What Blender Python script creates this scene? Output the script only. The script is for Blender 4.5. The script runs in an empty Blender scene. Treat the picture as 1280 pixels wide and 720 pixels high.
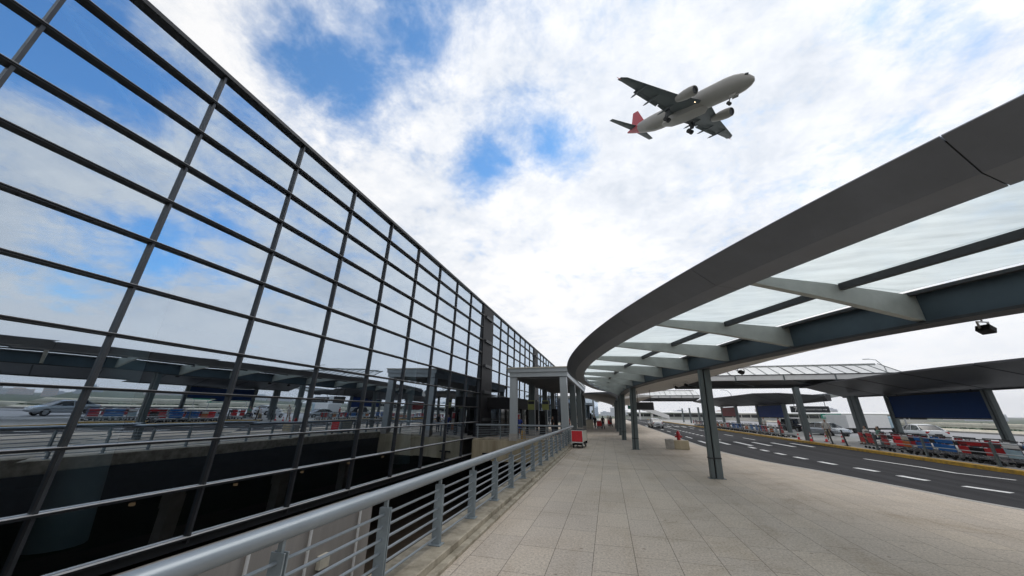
import bpy, bmesh, math, random
from math import sin, cos, pi, radians as R
from mathutils import Vector as V, Matrix as M, Euler
random.seed(7)
C = bpy.context.scene
COL = C.collection
CAMH = 2.0

# ------------------------------------------------------------------ materials
def newmat(name):
    m = bpy.data.materials.new(name); m.use_nodes = True
    nt = m.node_tree; nt.nodes.clear()
    out = nt.nodes.new('ShaderNodeOutputMaterial')
    return m, nt, out
def N(nt, t, **kw):
    n = nt.nodes.new(t)
    for k, v in kw.items():
        if k.startswith('_'): setattr(n, k[1:], v)
        else: n.inputs[k.replace('__', ' ')].default_value = v
    return n
def L(nt, a, b): nt.links.new(a, b)
def c4(c): return (c[0], c[1], c[2], 1)
def ramp(nt, fac, stops):
    r = nt.nodes.new('ShaderNodeValToRGB'); L(nt, fac, r.inputs[0])
    el = r.color_ramp.elements
    while len(el) < len(stops): el.new(.5)
    for e, (p, c) in zip(el, stops): e.position = p; e.color = c4(c)
    return r
def mat(name, col, rough=.5, metal=0., var=.15, scale=3., bump=0., spec=.5, streak=False, dirt=None):
    """painted / metal / stone surface with uneven colour and gloss"""
    m, nt, out = newmat(name)
    p = N(nt, 'ShaderNodeBsdfPrincipled', Roughness=rough, Metallic=metal)
    p.inputs['Specular IOR Level'].default_value = spec
    tc = nt.nodes.new('ShaderNodeTexCoord')
    mp = N(nt, 'ShaderNodeMapping'); L(nt, tc.outputs['Object'], mp.inputs[0])
    if streak: mp.inputs['Scale'].default_value = (1, 1, .12)
    n = N(nt, 'ShaderNodeTexNoise', Scale=scale, Detail=6., Roughness=.62); L(nt, mp.outputs[0], n.inputs['Vector'])
    lo = tuple(x * (1 - var) for x in col); hi = tuple(min(1, x * (1 + var)) for x in col)
    if dirt: lo = dirt
    r = ramp(nt, n.outputs['Fac'], [(.3, lo), (.55, col), (.72, hi)])
    L(nt, r.outputs[0], p.inputs['Base Color'])
    mr = N(nt, 'ShaderNodeMapRange'); mr.inputs[3].default_value = max(.02, rough - .1); mr.inputs[4].default_value = min(1, rough + .12)
    L(nt, n.outputs['Fac'], mr.inputs[0]); L(nt, mr.outputs[0], p.inputs['Roughness'])
    if bump:
        n2 = N(nt, 'ShaderNodeTexNoise', Scale=scale * 14, Detail=4.); L(nt, tc.outputs['Object'], n2.inputs['Vector'])
        b = N(nt, 'ShaderNodeBump', Strength=bump, Distance=.01); L(nt, n2.outputs['Fac'], b.inputs['Height']); L(nt, b.outputs[0], p.inputs['Normal'])
    L(nt, p.outputs[0], out.inputs[0])
    return m
def flat(name, col, rough=.5, metal=0.): return mat(name, col, rough, metal, var=.08, scale=6)

def paving_mat():
    m, nt, out = newmat('granite_paving')
    p = N(nt, 'ShaderNodeBsdfPrincipled', Roughness=.7); p.inputs['Specular IOR Level'].default_value = .25
    tc = nt.nodes.new('ShaderNodeTexCoord')
    mp = N(nt, 'ShaderNodeMapping'); mp.inputs['Rotation'].default_value = (0, 0, R(90)); mp.inputs['Location'].default_value = (.36, -.2 + .59, 0)
    L(nt, tc.outputs['Object'], mp.inputs[0])
    b = N(nt, 'ShaderNodeTexBrick', Scale=1.); b.offset = .37; b.offset_frequency = 3
    b.inputs['Brick Width'].default_value = 1.0; b.inputs['Row Height'].default_value = .595
    b.inputs['Mortar Size'].default_value = .006; b.inputs['Mortar Smooth'].default_value = .5; b.inputs['Bias'].default_value = -.1
    b.inputs['Color1'].default_value = (.53, .465, .39, 1); b.inputs['Color2'].default_value = (.485, .43, .37, 1); b.inputs['Mortar'].default_value = (.19, .165, .14, 1)
    L(nt, mp.outputs[0], b.inputs['Vector'])
    sp = N(nt, 'ShaderNodeTexNoise', Scale=27., Detail=5., Roughness=.9); L(nt, tc.outputs['Object'], sp.inputs['Vector'])
    sr = ramp(nt, sp.outputs['Fac'], [(.34, (.40,) * 3), (.46, (.92,) * 3), (.56, (1.15,) * 3), (.66, (1.5, 1.48, 1.42))])
    mx = N(nt, 'ShaderNodeMix', _data_type='RGBA', _blend_type='MULTIPLY'); mx.inputs[0].default_value = .9
    L(nt, b.outputs['Color'], mx.inputs[6]); L(nt, sr.outputs[0], mx.inputs[7])
    st = N(nt, 'ShaderNodeTexNoise', Scale=.55, Detail=7., Roughness=.65, Distortion=.6); L(nt, tc.outputs['Object'], st.inputs['Vector'])
    stc = ramp(nt, st.outputs['Fac'], [(.30, (.86, .83, .78)), (.5, (.99, .98, .97)), (.7, (1.04, 1.04, 1.03))])
    m2 = N(nt, 'ShaderNodeMix', _data_type='RGBA', _blend_type='MULTIPLY'); m2.inputs[0].default_value = 1
    L(nt, mx.outputs[2], m2.inputs[6]); L(nt, stc.outputs[0], m2.inputs[7])
    # dragged grime along the walking direction
    mp3 = N(nt, 'ShaderNodeMapping'); mp3.inputs['Scale'].default_value = (1.6, .22, 1); mp3.inputs['Rotation'].default_value = (0, 0, R(-25)); L(nt, tc.outputs['Object'], mp3.inputs[0])
    g = N(nt, 'ShaderNodeTexNoise', Scale=1.3, Detail=5.); L(nt, mp3.outputs[0], g.inputs['Vector'])
    gc = ramp(nt, g.outputs['Fac'], [(.34, (.80, .76, .70)), (.46, (1, 1, 1)), (1, (1, 1, 1))])
    m3 = N(nt, 'ShaderNodeMix', _data_type='RGBA', _blend_type='MULTIPLY'); m3.inputs[0].default_value = .35
    L(nt, m2.outputs[2], m3.inputs[6]); L(nt, gc.outputs[0], m3.inputs[7])
    vo = N(nt, 'ShaderNodeTexVoronoi', Scale=2.3); L(nt, tc.outputs['Object'], vo.inputs['Vector'])
    vr = ramp(nt, vo.outputs['Distance'], [(.045, (.45, .42, .40)), (.07, (1, 1, 1))])
    pn = N(nt, 'ShaderNodeTexNoise', Scale=.16, Detail=8., Roughness=.7, Distortion=1.2); L(nt, tc.outputs['Object'], pn.inputs['Vector'])
    pr = ramp(nt, pn.outputs['Fac'], [(.36, (.80, .77, .73)), (.47, (1, 1, 1)), (.62, (1.05, 1.04, 1.03))])
    m4 = N(nt, 'ShaderNodeMix', _data_type='RGBA', _blend_type='MULTIPLY'); m4.inputs[0].default_value = .7; L(nt, m3.outputs[2], m4.inputs[6]); L(nt, vr.outputs[0], m4.inputs[7])
    m5 = N(nt, 'ShaderNodeMix', _data_type='RGBA', _blend_type='MULTIPLY'); m5.inputs[0].default_value = 1; L(nt, m4.outputs[2], m5.inputs[6]); L(nt, pr.outputs[0], m5.inputs[7])
    L(nt, m5.outputs[2], p.inputs['Base Color'])
    mr = N(nt, 'ShaderNodeMapRange'); mr.inputs[1].default_value = .3; mr.inputs[2].default_value = .7; mr.inputs[3].default_value = .66; mr.inputs[4].default_value = .88
    L(nt, st.outputs['Fac'], mr.inputs[0]); L(nt, mr.outputs[0], p.inputs['Roughness'])
    bp = N(nt, 'ShaderNodeBump', Strength=.5, Distance=.006); bp.invert = True
    L(nt, b.outputs['Fac'], bp.inputs['Height']); L(nt, bp.outputs[0], p.inputs['Normal'])
    L(nt, p.outputs[0], out.inputs[0]); return m

def asphalt_mat(name, lo, hi):
    m, nt, out = newmat(name)
    p = N(nt, 'ShaderNodeBsdfPrincipled', Roughness=.8); p.inputs['Specular IOR Level'].default_value = .12
    tc = nt.nodes.new('ShaderNodeTexCoord')
    a = N(nt, 'ShaderNodeTexNoise', Scale=60., Detail=4.); L(nt, tc.outputs['Object'], a.inputs['Vector'])
    mp = N(nt, 'ShaderNodeMapping'); mp.inputs['Scale'].default_value = (1.5, .05, 1); L(nt, tc.outputs['Object'], mp.inputs[0])
    w = N(nt, 'ShaderNodeTexNoise', Scale=1.1, Detail=6., Roughness=.6); L(nt, mp.outputs[0], w.inputs['Vector'])
    ad = N(nt, 'ShaderNodeMath', _operation='MULTIPLY_ADD'); L(nt, a.outputs['Fac'], ad.inputs[0]); ad.inputs[1].default_value = .35; L(nt, w.outputs['Fac'], ad.inputs[2])
    r = ramp(nt, ad.outputs[0], [(.42, lo), (.62, tuple((x + y) / 2 for x, y in zip(lo, hi))), (.80, hi)]); L(nt, r.outputs[0], p.inputs['Base Color'])
    b = N(nt, 'ShaderNodeBump', Strength=.4, Distance=.008); L(nt, a.outputs['Fac'], b.inputs['Height']); L(nt, b.outputs[0], p.inputs['Normal'])
    L(nt, p.outputs[0], out.inputs[0]); return m

def facade_glass():
    m, nt, out = newmat('coated_glass')
    gl = N(nt, 'ShaderNodeBsdfGlossy', Roughness=.004); gl.inputs['Color'].default_value = (.76, .87, .99, 1)
    tr = N(nt, 'ShaderNodeBsdfTransparent'); tr.inputs['Color'].default_value = (.62, .80, .86, 1)
    fr = N(nt, 'ShaderNodeLayerWeight', Blend=.35)
    mr = N(nt, 'ShaderNodeMapRange'); mr.inputs[3].default_value = .62; mr.inputs[4].default_value = .98
    L(nt, fr.outputs['Fresnel'], mr.inputs[0])
    tc = nt.nodes.new('ShaderNodeTexCoord')
    n = N(nt, 'ShaderNodeTexNoise', Scale=.45, Detail=1.); L(nt, tc.outputs['Object'], n.inputs['Vector'])
    b = N(nt, 'ShaderNodeBump', Strength=.16, Distance=.02); L(nt, n.outputs['Fac'], b.inputs['Height']); L(nt, b.outputs[0], gl.inputs['Normal'])
    mx = nt.nodes.new('ShaderNodeMixShader'); L(nt, mr.outputs[0], mx.inputs[0]); L(nt, tr.outputs[0], mx.inputs[1]); L(nt, gl.outputs[0], mx.inputs[2])
    L(nt, mx.outputs[0], out.inputs[0]); return m
def canopy_glass(name='frosted_canopy_glass', tint=(.93, .965, .96), clear=.68):
    m, nt, out = newmat(name)
    tc = nt.nodes.new('ShaderNodeTexCoord')
    mp = N(nt, 'ShaderNodeMapping'); mp.inputs['Scale'].default_value = (.35, 2.2, 1); mp.inputs['Rotation'].default_value = (0, 0, R(-62)); L(nt, tc.outputs['Object'], mp.inputs[0])
    n = N(nt, 'ShaderNodeTexNoise', Scale=2.4, Detail=7., Roughness=.7, Distortion=.3); L(nt, mp.outputs[0], n.inputs['Vector'])
    r = ramp(nt, n.outputs['Fac'], [(.3, tuple(x * .86 for x in tint)), (.6, tint)])
    tl = N(nt, 'ShaderNodeBsdfTranslucent'); L(nt, r.outputs[0], tl.inputs['Color'])
    tr = N(nt, 'ShaderNodeBsdfTransparent'); L(nt, r.outputs[0], tr.inputs['Color'])
    gs = N(nt, 'ShaderNodeBsdfGlossy', Roughness=.12)
    mx = nt.nodes.new('ShaderNodeMixShader'); mx.inputs[0].default_value = clear; L(nt, tl.outputs[0], mx.inputs[1]); L(nt, tr.outputs[0], mx.inputs[2])
    m2 = nt.nodes.new('ShaderNodeMixShader'); m2.inputs[0].default_value = .05; L(nt, mx.outputs[0], m2.inputs[1]); L(nt, gs.outputs[0], m2.inputs[2])
    L(nt, m2.outputs[0], out.inputs[0]); return m
def marking_mat(name, col):
    m, nt, out = newmat(name)
    p = N(nt, 'ShaderNodeBsdfPrincipled', Roughness=.6)
    tc = nt.nodes.new('ShaderNodeTexCoord')
    n = N(nt, 'ShaderNodeTexNoise', Scale=9., Detail=8., Roughness=.75); L(nt, tc.outputs['Object'], n.inputs['Vector'])
    r = ramp(nt, n.outputs['Fac'], [(.34, tuple(x * .35 for x in col)), (.46, col)]); L(nt, r.outputs[0], p.inputs['Base Color'])
    L(nt, p.outputs[0], out.inputs[0]); return m

MT = {}
MT['paving'] = paving_mat()
MT['asphalt'] = asphalt_mat('asphalt', (.006, .006, .0075), (.034, .034, .037))
MT['outer_road'] = asphalt_mat('pale_concrete_road', (.26, .26, .27), (.36, .36, .37))
MT['glass'] = facade_glass()
MT['cglass'] = canopy_glass()
MT['mark'] = marking_mat('road_paint', (.75, .75, .73))
MT['kerbstone'] = mat('kerb_granite', (.42, .40, .37), .7, var=.25, scale=5, bump=.2)
MT['ledge'] = mat('ledge_stone', (.36, .32, .25), .75, var=.35, scale=3.5, bump=.35, dirt=(.17, .145, .10))
MT['yellow'] = mat('yellow_kerb_paint', (.50, .29, .025), .6, var=.3, scale=4, dirt=(.22, .14, .04))
MT['mullion'] = mat('anodised_mullion', (.052, .055, .060), .38, .5, var=.2, scale=2)
MT['transom'] = mat('dark_transom', (.020, .021, .023), .45, .2, var=.25, scale=2)
MT['alu'] = mat('bare_aluminium_cap', (.55, .54, .53), .4, .3, var=.1)  # pale colour for the highlight painted on the transom tops
MT['rail'] = mat('grey_blue_rail_paint', (.25, .285, .315), .33, .35, var=.08, scale=2.5)
MT['porch'] = mat('porch_grey_paint', (.40, .44, .46), .45, var=.08, scale=2, streak=True)
MT['post'] = mat('grey_blue_post_paint', (.25, .295, .32), .42, .15, var=.22, scale=5, bump=.05)
MT['steel'] = mat('grey_green_steel', (.115, .14, .145), .45, .1, var=.16, scale=2.2, streak=True)
MT['rib'] = mat('pale_grey_green_rib', (.36, .385, .37), .5, .1, var=.14, scale=3)
MT['girder'] = mat('blue_grey_girder', (.058, .088, .112), .42, .15, var=.2, scale=1.5)
MT['flange'] = mat('dark_flange', (.050, .053, .057), .5, .1, var=.2, spec=.25)
MT['fascia'] = mat('dark_metal_fascia', (.155, .172, .205), .45, .15, var=.16, scale=1.4, streak=True)
MT['black'] = mat('black_paint', (.012, .012, .014), .55, var=.3, spec=.15)
MT['darkgap'] = flat('dark_gap', (.01, .01, .011), .8)
MT['soffit'] = mat('pale_soffit_panel', (.60, .585, .56), .6, var=.12, scale=1.5)
MT['dsoffit'] = mat('dark_soffit_panel', (.080, .080, .085), .5, .2, var=.16, scale=1.2)
MT['gsoffit'] = mat('grey_soffit_panel', (.15, .155, .16), .5, .2, var=.16, scale=1.2)
MT['beige'] = mat('beige_concrete', (.46, .40, .28), .8, var=.22, scale=1.6, bump=.2, streak=True, dirt=(.27, .22, .14))
MT['greywall'] = mat('grey_render_wall', (.30, .28, .26), .85, var=.2, scale=1.1, bump=.2, streak=True)
MT['concrete'] = mat('concrete', (.36, .35, .33), .85, var=.2, scale=1.5, bump=.2)
MT['paleconc'] = mat('pale_highway_concrete', (.78, .74, .64), .85, var=.15, scale=.6)
MT['lower'] = mat('brown_lower_floor', (.13, .095, .065), .75, var=.3, scale=.8)
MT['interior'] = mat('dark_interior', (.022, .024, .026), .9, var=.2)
MT['ivory'] = mat('interior_pale_steel', (.78, .80, .80), .5, var=.1)
MT['white'] = mat('white_paint', (.74, .74, .73), .4, var=.06)
MT['cream'] = mat('cream_panel', (.58, .55, .46), .5, var=.15, scale=5)
MT['red'] = mat('red_panel', (.42, .020, .026), .38, var=.14, scale=5)
MT['darkred'] = mat('dark_red_panel', (.20, .014, .018), .4, var=.2, scale=5)
MT['brightred'] = mat('bright_red_panel', (.72, .035, .045), .38, var=.1, scale=5)
MT['blue'] = mat('blue_panel', (.012, .13, .42), .38, var=.18, scale=5)
MT['paleblue'] = mat('pale_blue_panel', (.34, .48, .56), .4, var=.12, scale=5)
MT['navy'] = mat('navy_board', (.010, .040, .14), .5, var=.1, scale=1, spec=.08)
MT['maroon'] = mat('maroon_board', (.26, .022, .022), .45, var=.1, scale=1, spec=.1)
MT['midblue'] = mat('blue_board', (.006, .035, .17), .5, var=.1, scale=1, spec=.1)
MT['signgrey'] = mat('charcoal_sign', (.03, .033, .038), .4, var=.1)
MT['signwhite'] = flat('sign_white', (.75, .75, .75))
MT['green'] = flat('sign_green', (.01, .20, .13))
MT['limegreen'] = flat('notice_green', (.38, .42, .14))
MT['chrome'] = mat('zinc_tube', (.42, .43, .44), .28, .8, var=.15, scale=8)
MT['tyre'] = mat('rubber', (.02, .02, .02), .85)
MT['carglass'] = mat('car_glass', (.012, .016, .02), .06, 0, var=.1)
MT['carwhite'] = mat('car_white', (.68, .70, .72), .18, var=.04)
MT['carsilver'] = mat('car_silver', (.36, .39, .42), .22, .5, var=.05)
MT['carblack'] = mat('car_black', (.012, .013, .016), .15, var=.1)
MT['carblue'] = mat('car_blue', (.10, .20, .33), .2, .3, var=.05)
MT['lampred'] = flat('lamp_red', (.35, .01, .01), .2)
MT['lampclear'] = flat('lamp_clear', (.7, .72, .74), .12)
MT['skin'] = mat('skin', (.42, .26, .18), .6, var=.08)
MT['hair'] = mat('hair', (.012, .009, .008), .55)
for k, c in dict(cl_black=(.012, .012, .014), cl_white=(.62, .60, .56), cl_green=(.17, .30, .24), cl_blue=(.03, .06, .30), cl_orange=(.48, .13, .02), cl_grey=(.16, .16, .17), cl_red=(.40, .03, .04), cl_khaki=(.30, .23, .14), cl_navy=(.015, .02, .05)).items():
    MT[k] = mat(k, c, .85, var=.15, scale=14)
MT['planebody'] = mat('aircraft_pale_paint', (.31, .295, .275), .42, var=.07, scale=.5)
MT['planewing'] = mat('aircraft_grey_wing', (.065, .085, .09), .45, .1, var=.12, scale=.6)
MT['planered'] = mat('aircraft_red_tail', (.50, .035, .055), .4, var=.08)
MT['planedark'] = flat('aircraft_dark', (.02, .025, .03), .5)
MT['grass'] = mat('far_scrub', (.06, .085, .04), .95, var=.45, scale=.06)
MT['leaf'] = mat('leaf', (.05, .095, .035), .8, var=.4, scale=3)
MT['bark'] = mat('bark', (.09, .065, .045), .9)

# ------------------------------------------------------------------ mesh helpers
class MB:
    def __init__(s): s.v = []; s.f = []; s.mi = []
    def add(s, vs, fs, mi=0):
        o = len(s.v); s.v += [tuple(x) for x in vs]; s.f += [tuple(i + o for i in f) for f in fs]; s.mi += [mi] * len(fs); return s
    def box(s, c, d, rz=0, mi=0, mtx=None):
        x, y, z = d[0] / 2, d[1] / 2, d[2] / 2
        vs = [V((a * x, b * y, e * z)) for e in (-1, 1) for a, b in ((-1, -1), (1, -1), (1, 1), (-1, 1))]
        if mtx is None: mtx = M.Rotation(rz, 4, 'Z')
        vs = [mtx @ v + V(c) for v in vs]
        return s.add(vs, [(3, 2, 1, 0), (4, 5, 6, 7), (0, 1, 5, 4), (1, 2, 6, 5), (2, 3, 7, 6), (3, 0, 4, 7)], mi)
    def bb(s, x0, x1, y0, y1, z0, z1, mi=0): return s.box(((x0 + x1) / 2, (y0 + y1) / 2, (z0 + z1) / 2), (x1 - x0, y1 - y0, z1 - z0), mi=mi)
    def tube(s, pts, r, n=8, cap=True, mi=0):
        pts = [V(p) for p in pts]; rs = r if isinstance(r, (list, tuple)) else [r] * len(pts)
        rings = []
        for i, p in enumerate(pts):
            t = (pts[min(i + 1, len(pts) - 1)] - pts[max(i - 1, 0)]).normalized()
            u = t.cross(V((0, 0, 1)) if abs(t.z) < .95 else V((1, 0, 0))).normalized(); w = u.cross(t)
            rings.append([p + (u * cos(2 * pi * k / n) + w * sin(2 * pi * k / n)) * rs[i] for k in range(n)])
        return s.loft(rings, cap, mi)
    def loft(s, rings, cap=True, mi=0, closed=True):
        n = len(rings[0]); vs = [p for r in rings for p in r]; fs = []
        for i in range(len(rings) - 1):
            for k in range(n if closed else n - 1):
                a = i * n + k; b = i * n + (k + 1) % n
                fs.append((a, b, b + n, a + n))
        if cap and closed:
            fs.append(tuple(range(n - 1, -1, -1))); o = (len(rings) - 1) * n; fs.append(tuple(o + k for k in range(n)))
        return s.add(vs, fs, mi)
    def prism(s, poly, z0, z1, mi=0):
        n = len(poly); vs = [(x, y, z0) for x, y in poly] + [(x, y, z1) for x, y in poly]
        return s.add(vs, [tuple(range(n - 1, -1, -1)), tuple(range(n, 2 * n))] + [(i, (i + 1) % n, n + (i + 1) % n, n + i) for i in range(n)], mi)
    def build(s, name, mats, parent=None, smooth=False, loc=None, bevel=0, label=None):
        me = bpy.data.meshes.new(name); me.from_pydata([tuple(v) for v in s.v], [], s.f)
        if not isinstance(mats, (list, tuple)): mats = [mats]
        for m in mats: me.materials.append(m)
        for p, i in zip(me.polygons, s.mi): p.material_index = i
        bm = bmesh.new(); bm.from_mesh(me)
        if len(s.f) > 1 and name != 'window_pane': bmesh.ops.recalc_face_normals(bm, faces=bm.faces)
        if bevel: bmesh.ops.bevel(bm, geom=[e for e in bm.edges if len(e.link_faces) == 2 and e.calc_face_angle(0) > .5], offset=bevel, segments=1, affect='EDGES', clamp_overlap=True)
        bm.to_mesh(me); bm.free()
        if smooth:
            for p in me.polygons: p.use_smooth = True
            try: me.set_sharp_from_angle(angle=R(40))
            except Exception: pass
        o = bpy.data.objects.new(name, me); COL.objects.link(o)
        if parent: o.parent = parent
        if loc: o.location = loc
        if label: o['label'] = label
        return o
def tag(o, label, cat, group=None, kind=None):
    o['label'] = label; o['category'] = cat
    if group: o['group'] = group
    o['kind'] = kind or 'thing'
    return o
def thing(name, label, cat, loc=(0, 0, 0), rz=0, group=None):
    o = bpy.data.objects.new(name, None); COL.objects.link(o); o.location = loc; o.rotation_euler = (0, 0, rz); o.empty_display_size = .3
    return tag(o, label, cat, group)
def struct(o): o['kind'] = 'structure'; return o
def dup(root, loc, rz=0, label=None, group=None, swap=None):
    def cp(o, par):
        c = o.copy(); COL.objects.link(c)
        if par: c.parent = par
        if swap and o.type == 'MESH' and o.name.split('.')[0] in swap:
            c.data = o.data.copy(); c.data.materials.clear(); c.data.materials.append(swap[o.name.split('.')[0]])
        for ch in o.children: cp(ch, c)
        return c
    r = cp(root, None); r.location = loc; r.rotation_euler = (0, 0, rz)
    if label: r['label'] = label
    if group: r['group'] = group
    return r
def catmull(pts, n=8):
    P = [V(p) for p in pts]; P = [2 * P[0] - P[1]] + P + [2 * P[-1] - P[-2]]; out = []
    for i in range(1, len(P) - 2):
        a, b, c, d = P[i - 1:i + 3]
        for k in range(n):
            t = k / n
            out.append(.5 * ((2 * b) + (-a + c) * t + (2 * a - 5 * b + 4 * c - d) * t * t + (-a + 3 * b - 3 * c + d) * t ** 3))
    out.append(P[-2]); return out
def resample(pts, step=None, n=None):
    s = [0]
    for a, b in zip(pts, pts[1:]): s.append(s[-1] + (b - a).length)
    T = s[-1]; m = n or max(2, int(T / step)); out = []; j = 0
    for k in range(m + 1):
        t = T * k / m
        while j < len(s) - 2 and s[j + 1] < t: j += 1
        d = s[j + 1] - s[j]; out.append(pts[j].lerp(pts[j + 1], (t - s[j]) / d if d else 0))
    return out
def at_len(pts, t):
    for a, b in zip(pts, pts[1:]):
        l = (b - a).length
        if t <= l: return a.lerp(b, t / l), (b - a).normalized()
        t -= l
    return pts[-1].copy(), (pts[-1] - pts[-2]).normalized()
def length(pts): return sum((b - a).length for a, b in zip(pts, pts[1:]))
def nrm2(t): return V((t.y, -t.x)).normalized()       # right-hand side of a path in plan
def hit(p, d, path):
    """first hit of the plan ray p + s d with a polyline"""
    best = None
    for a, b in zip(path, path[1:]):
        e = b - a; den = d.x * e.y - d.y * e.x
        if abs(den) < 1e-9: continue
        w = a - p; s = (w.x * e.y - w.y * e.x) / den; u = (w.x * d.y - w.y * d.x) / den
        if s > 0 and -1e-6 <= u <= 1 + 1e-6 and (best is None or s < best): best = s
    return best

# ------------------------------------------------------------------ camera
f_px, pit, rol, yaw = 419.8, R(20.39), R(.5), R(15.21)
r0 = V((cos(yaw), sin(yaw), 0)); f0 = V((-sin(yaw), cos(yaw), 0)); Zax = V((0, 0, 1))
fw = f0 * cos(pit) + Zax * sin(pit); up0 = -f0 * sin(pit) + Zax * cos(pit)
rt = r0 * cos(rol) + up0 * sin(rol); up = up0 * cos(rol) - r0 * sin(rol)
cam = bpy.data.cameras.new('camera'); cam.sensor_width = 36; cam.lens = f_px / 1280 * 36; cam.clip_start = .05; cam.clip_end = 20000
co = bpy.data.objects.new('camera', cam); COL.objects.link(co); C.camera = co
mw = M.Identity(4)
for i in range(3): mw[i][0] = rt[i]; mw[i][1] = up[i]; mw[i][2] = -fw[i]
mw[2][3] = CAMH; co.matrix_world = mw
def pix(x, y):
    a, b = x - 640, y - 360
    u = cos(rol) * a + sin(rol) * b; v = -sin(rol) * a + cos(rol) * b
    return (r0 * (u / f_px) + up0 * (-v / f_px) + fw).normalized()

# ------------------------------------------------------------------ sky and sun
SUN_AZ, SUN_EL = R(28), R(50)            # azimuth from +Y towards +X
w = bpy.data.worlds.new('World'); C.world = w; w.use_nodes = True
nt = w.node_tree; nt.nodes.clear()
wo = nt.nodes.new('ShaderNodeOutputWorld'); bg = N(nt, 'ShaderNodeBackground', Strength=.15); L(nt, bg.outputs[0], wo.inputs[0])
sky = nt.nodes.new('ShaderNodeTexSky'); sky.sky_type = 'NISHITA'; sky.sun_disc = False; sky.sun_elevation = SUN_EL; sky.sun_rotation = SUN_AZ
sky.air_density = 1.0; sky.dust_density = .3; sky.ozone_density = 2.5
tc = nt.nodes.new('ShaderNodeTexCoord')
nv = N(nt, 'ShaderNodeVectorMath', _operation='NORMALIZE'); L(nt, tc.outputs['Generated'], nv.inputs[0])
sx = nt.nodes.new('ShaderNodeSeparateXYZ'); L(nt, nv.outputs[0], sx.inputs[0])
def mth(op, a, b=None, c=None, clamp=False):
    n = nt.nodes.new('ShaderNodeMath'); n.operation = op; n.use_clamp = clamp
    for i, q in enumerate((a, b, c)):
        if q is None: continue
        if isinstance(q, (int, float)): n.inputs[i].default_value = q
        else: L(nt, q, n.inputs[i])
    return n.outputs[0]
zc = mth('ADD', mth('MAXIMUM', sx.outputs[2], 0.), .30)
px_ = mth('DIVIDE', sx.outputs[0], zc); py_ = mth('DIVIDE', sx.outputs[1], zc)
cx = nt.nodes.new('ShaderNodeCombineXYZ'); L(nt, px_, cx.inputs[0]); L(nt, py_, cx.inputs[1])
def wnoise(scale, detail, rough, dist, off):
    mp = N(nt, 'ShaderNodeMapping'); mp.inputs['Location'].default_value = off; L(nt, cx.outputs[0], mp.inputs[0])
    n = N(nt, 'ShaderNodeTexNoise', Scale=scale, Detail=detail, Roughness=rough, Distortion=dist); L(nt, mp.outputs[0], n.inputs['Vector'])
    return n.outputs['Fac']
n1 = wnoise(2.4, 10., .62, .15, (3.1, 1.7, 0)); n2 = wnoise(6.5, 9., .66, .25, (9.2, 4.4, 2)); n3 = wnoise(1.6, 8., .6, .15, (1.2, 7.7, 5)); n4 = wnoise(17., 7., .66, .2, (4., 2., 8.))
cov = mth('ADD', mth('ADD', mth('MULTIPLY', n1, .44), mth('MULTIPLY', n2, .46)), mth('MULTIPLY', n4, .22))
mir = lambda d: V((-d.x, d.y, d.z))
blobs = [(pix(440, 5), 19, .18), (pix(420, 70), 8, .05), (pix(400, 130), 10, .11), (pix(540, 10), 9, .10), (pix(640, 165), 10, .135), (pix(705, 190), 7, .15), (pix(600, 215), 7, .14), (pix(560, 90), 6, .05), (pix(640, 20), 7, .09), (pix(780, 20), 8, .04), (pix(1150, 10), 9, .09),
         (mir(pix(5, 20)), 11, .20), (mir(pix(160, 260)), 34, .055), (mir(pix(420, 330)), 16, .05), (mir(pix(110, 90)), 9, .10), (mir(pix(120, 340)), 8, .16), (mir(pix(240, 330)), 7, .15), (mir(pix(240, 150)), 8, .12), (mir(pix(330, 160)), 7, .12), (mir(pix(280, 260)), 7, .12)]
bias = None
for d, rad, amt in blobs:
    dn = N(nt, 'ShaderNodeVectorMath', _operation='DOT_PRODUCT'); L(nt, nv.outputs[0], dn.inputs[0]); dn.inputs[1].default_value = tuple(d)
    mr = N(nt, 'ShaderNodeMapRange'); mr.interpolation_type = 'SMOOTHSTEP'
    mr.inputs[1].default_value = cos(R(rad)); mr.inputs[2].default_value = cos(R(rad * .25)); mr.inputs[3].default_value = 0; mr.inputs[4].default_value = amt
    L(nt, dn.outputs['Value'], mr.inputs[0]); bias = mr.outputs[0] if bias is None else mth('ADD', bias, mr.outputs[0])
hz = N(nt, 'ShaderNodeMapRange'); hz.inputs[1].default_value = .05; hz.inputs[2].default_value = .5; hz.inputs[3].default_value = .20; hz.inputs[4].default_value = .10; L(nt, sx.outputs[2], hz.inputs[0])
lowf = N(nt, 'ShaderNodeMapRange'); lowf.interpolation_type = 'SMOOTHSTEP'; lowf.inputs[1].default_value = .02; lowf.inputs[2].default_value = .30; lowf.inputs[3].default_value = .88; lowf.inputs[4].default_value = 0; L(nt, sx.outputs[2], lowf.inputs[0])
cv = mth('ADD', mth('SUBTRACT', cov, bias), hz.outputs[0])
cm = N(nt, 'ShaderNodeMapRange'); cm.interpolation_type = 'SMOOTHSTEP'; cm.inputs[1].default_value = .33; cm.inputs[2].default_value = .645; L(nt, cv, cm.inputs[0])
shade = mth('ADD', mth('MULTIPLY', n3, .55), mth('ADD', mth('MULTIPLY', n2, .3), mth('MULTIPLY', n4, .15)))
cr = ramp(nt, shade, [(.38, (4.5, 4.85, 5.4)), (.48, (5.7, 5.9, 6.25)), (.56, (6.75, 6.75, 6.8))])
veil = N(nt, 'ShaderNodeMix', _data_type='RGBA'); veil.inputs[7].default_value = (6.55, 6.65, 6.85, 1); L(nt, lowf.outputs[0], veil.inputs[0]); L(nt, cr.outputs[0], veil.inputs[6])
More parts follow.
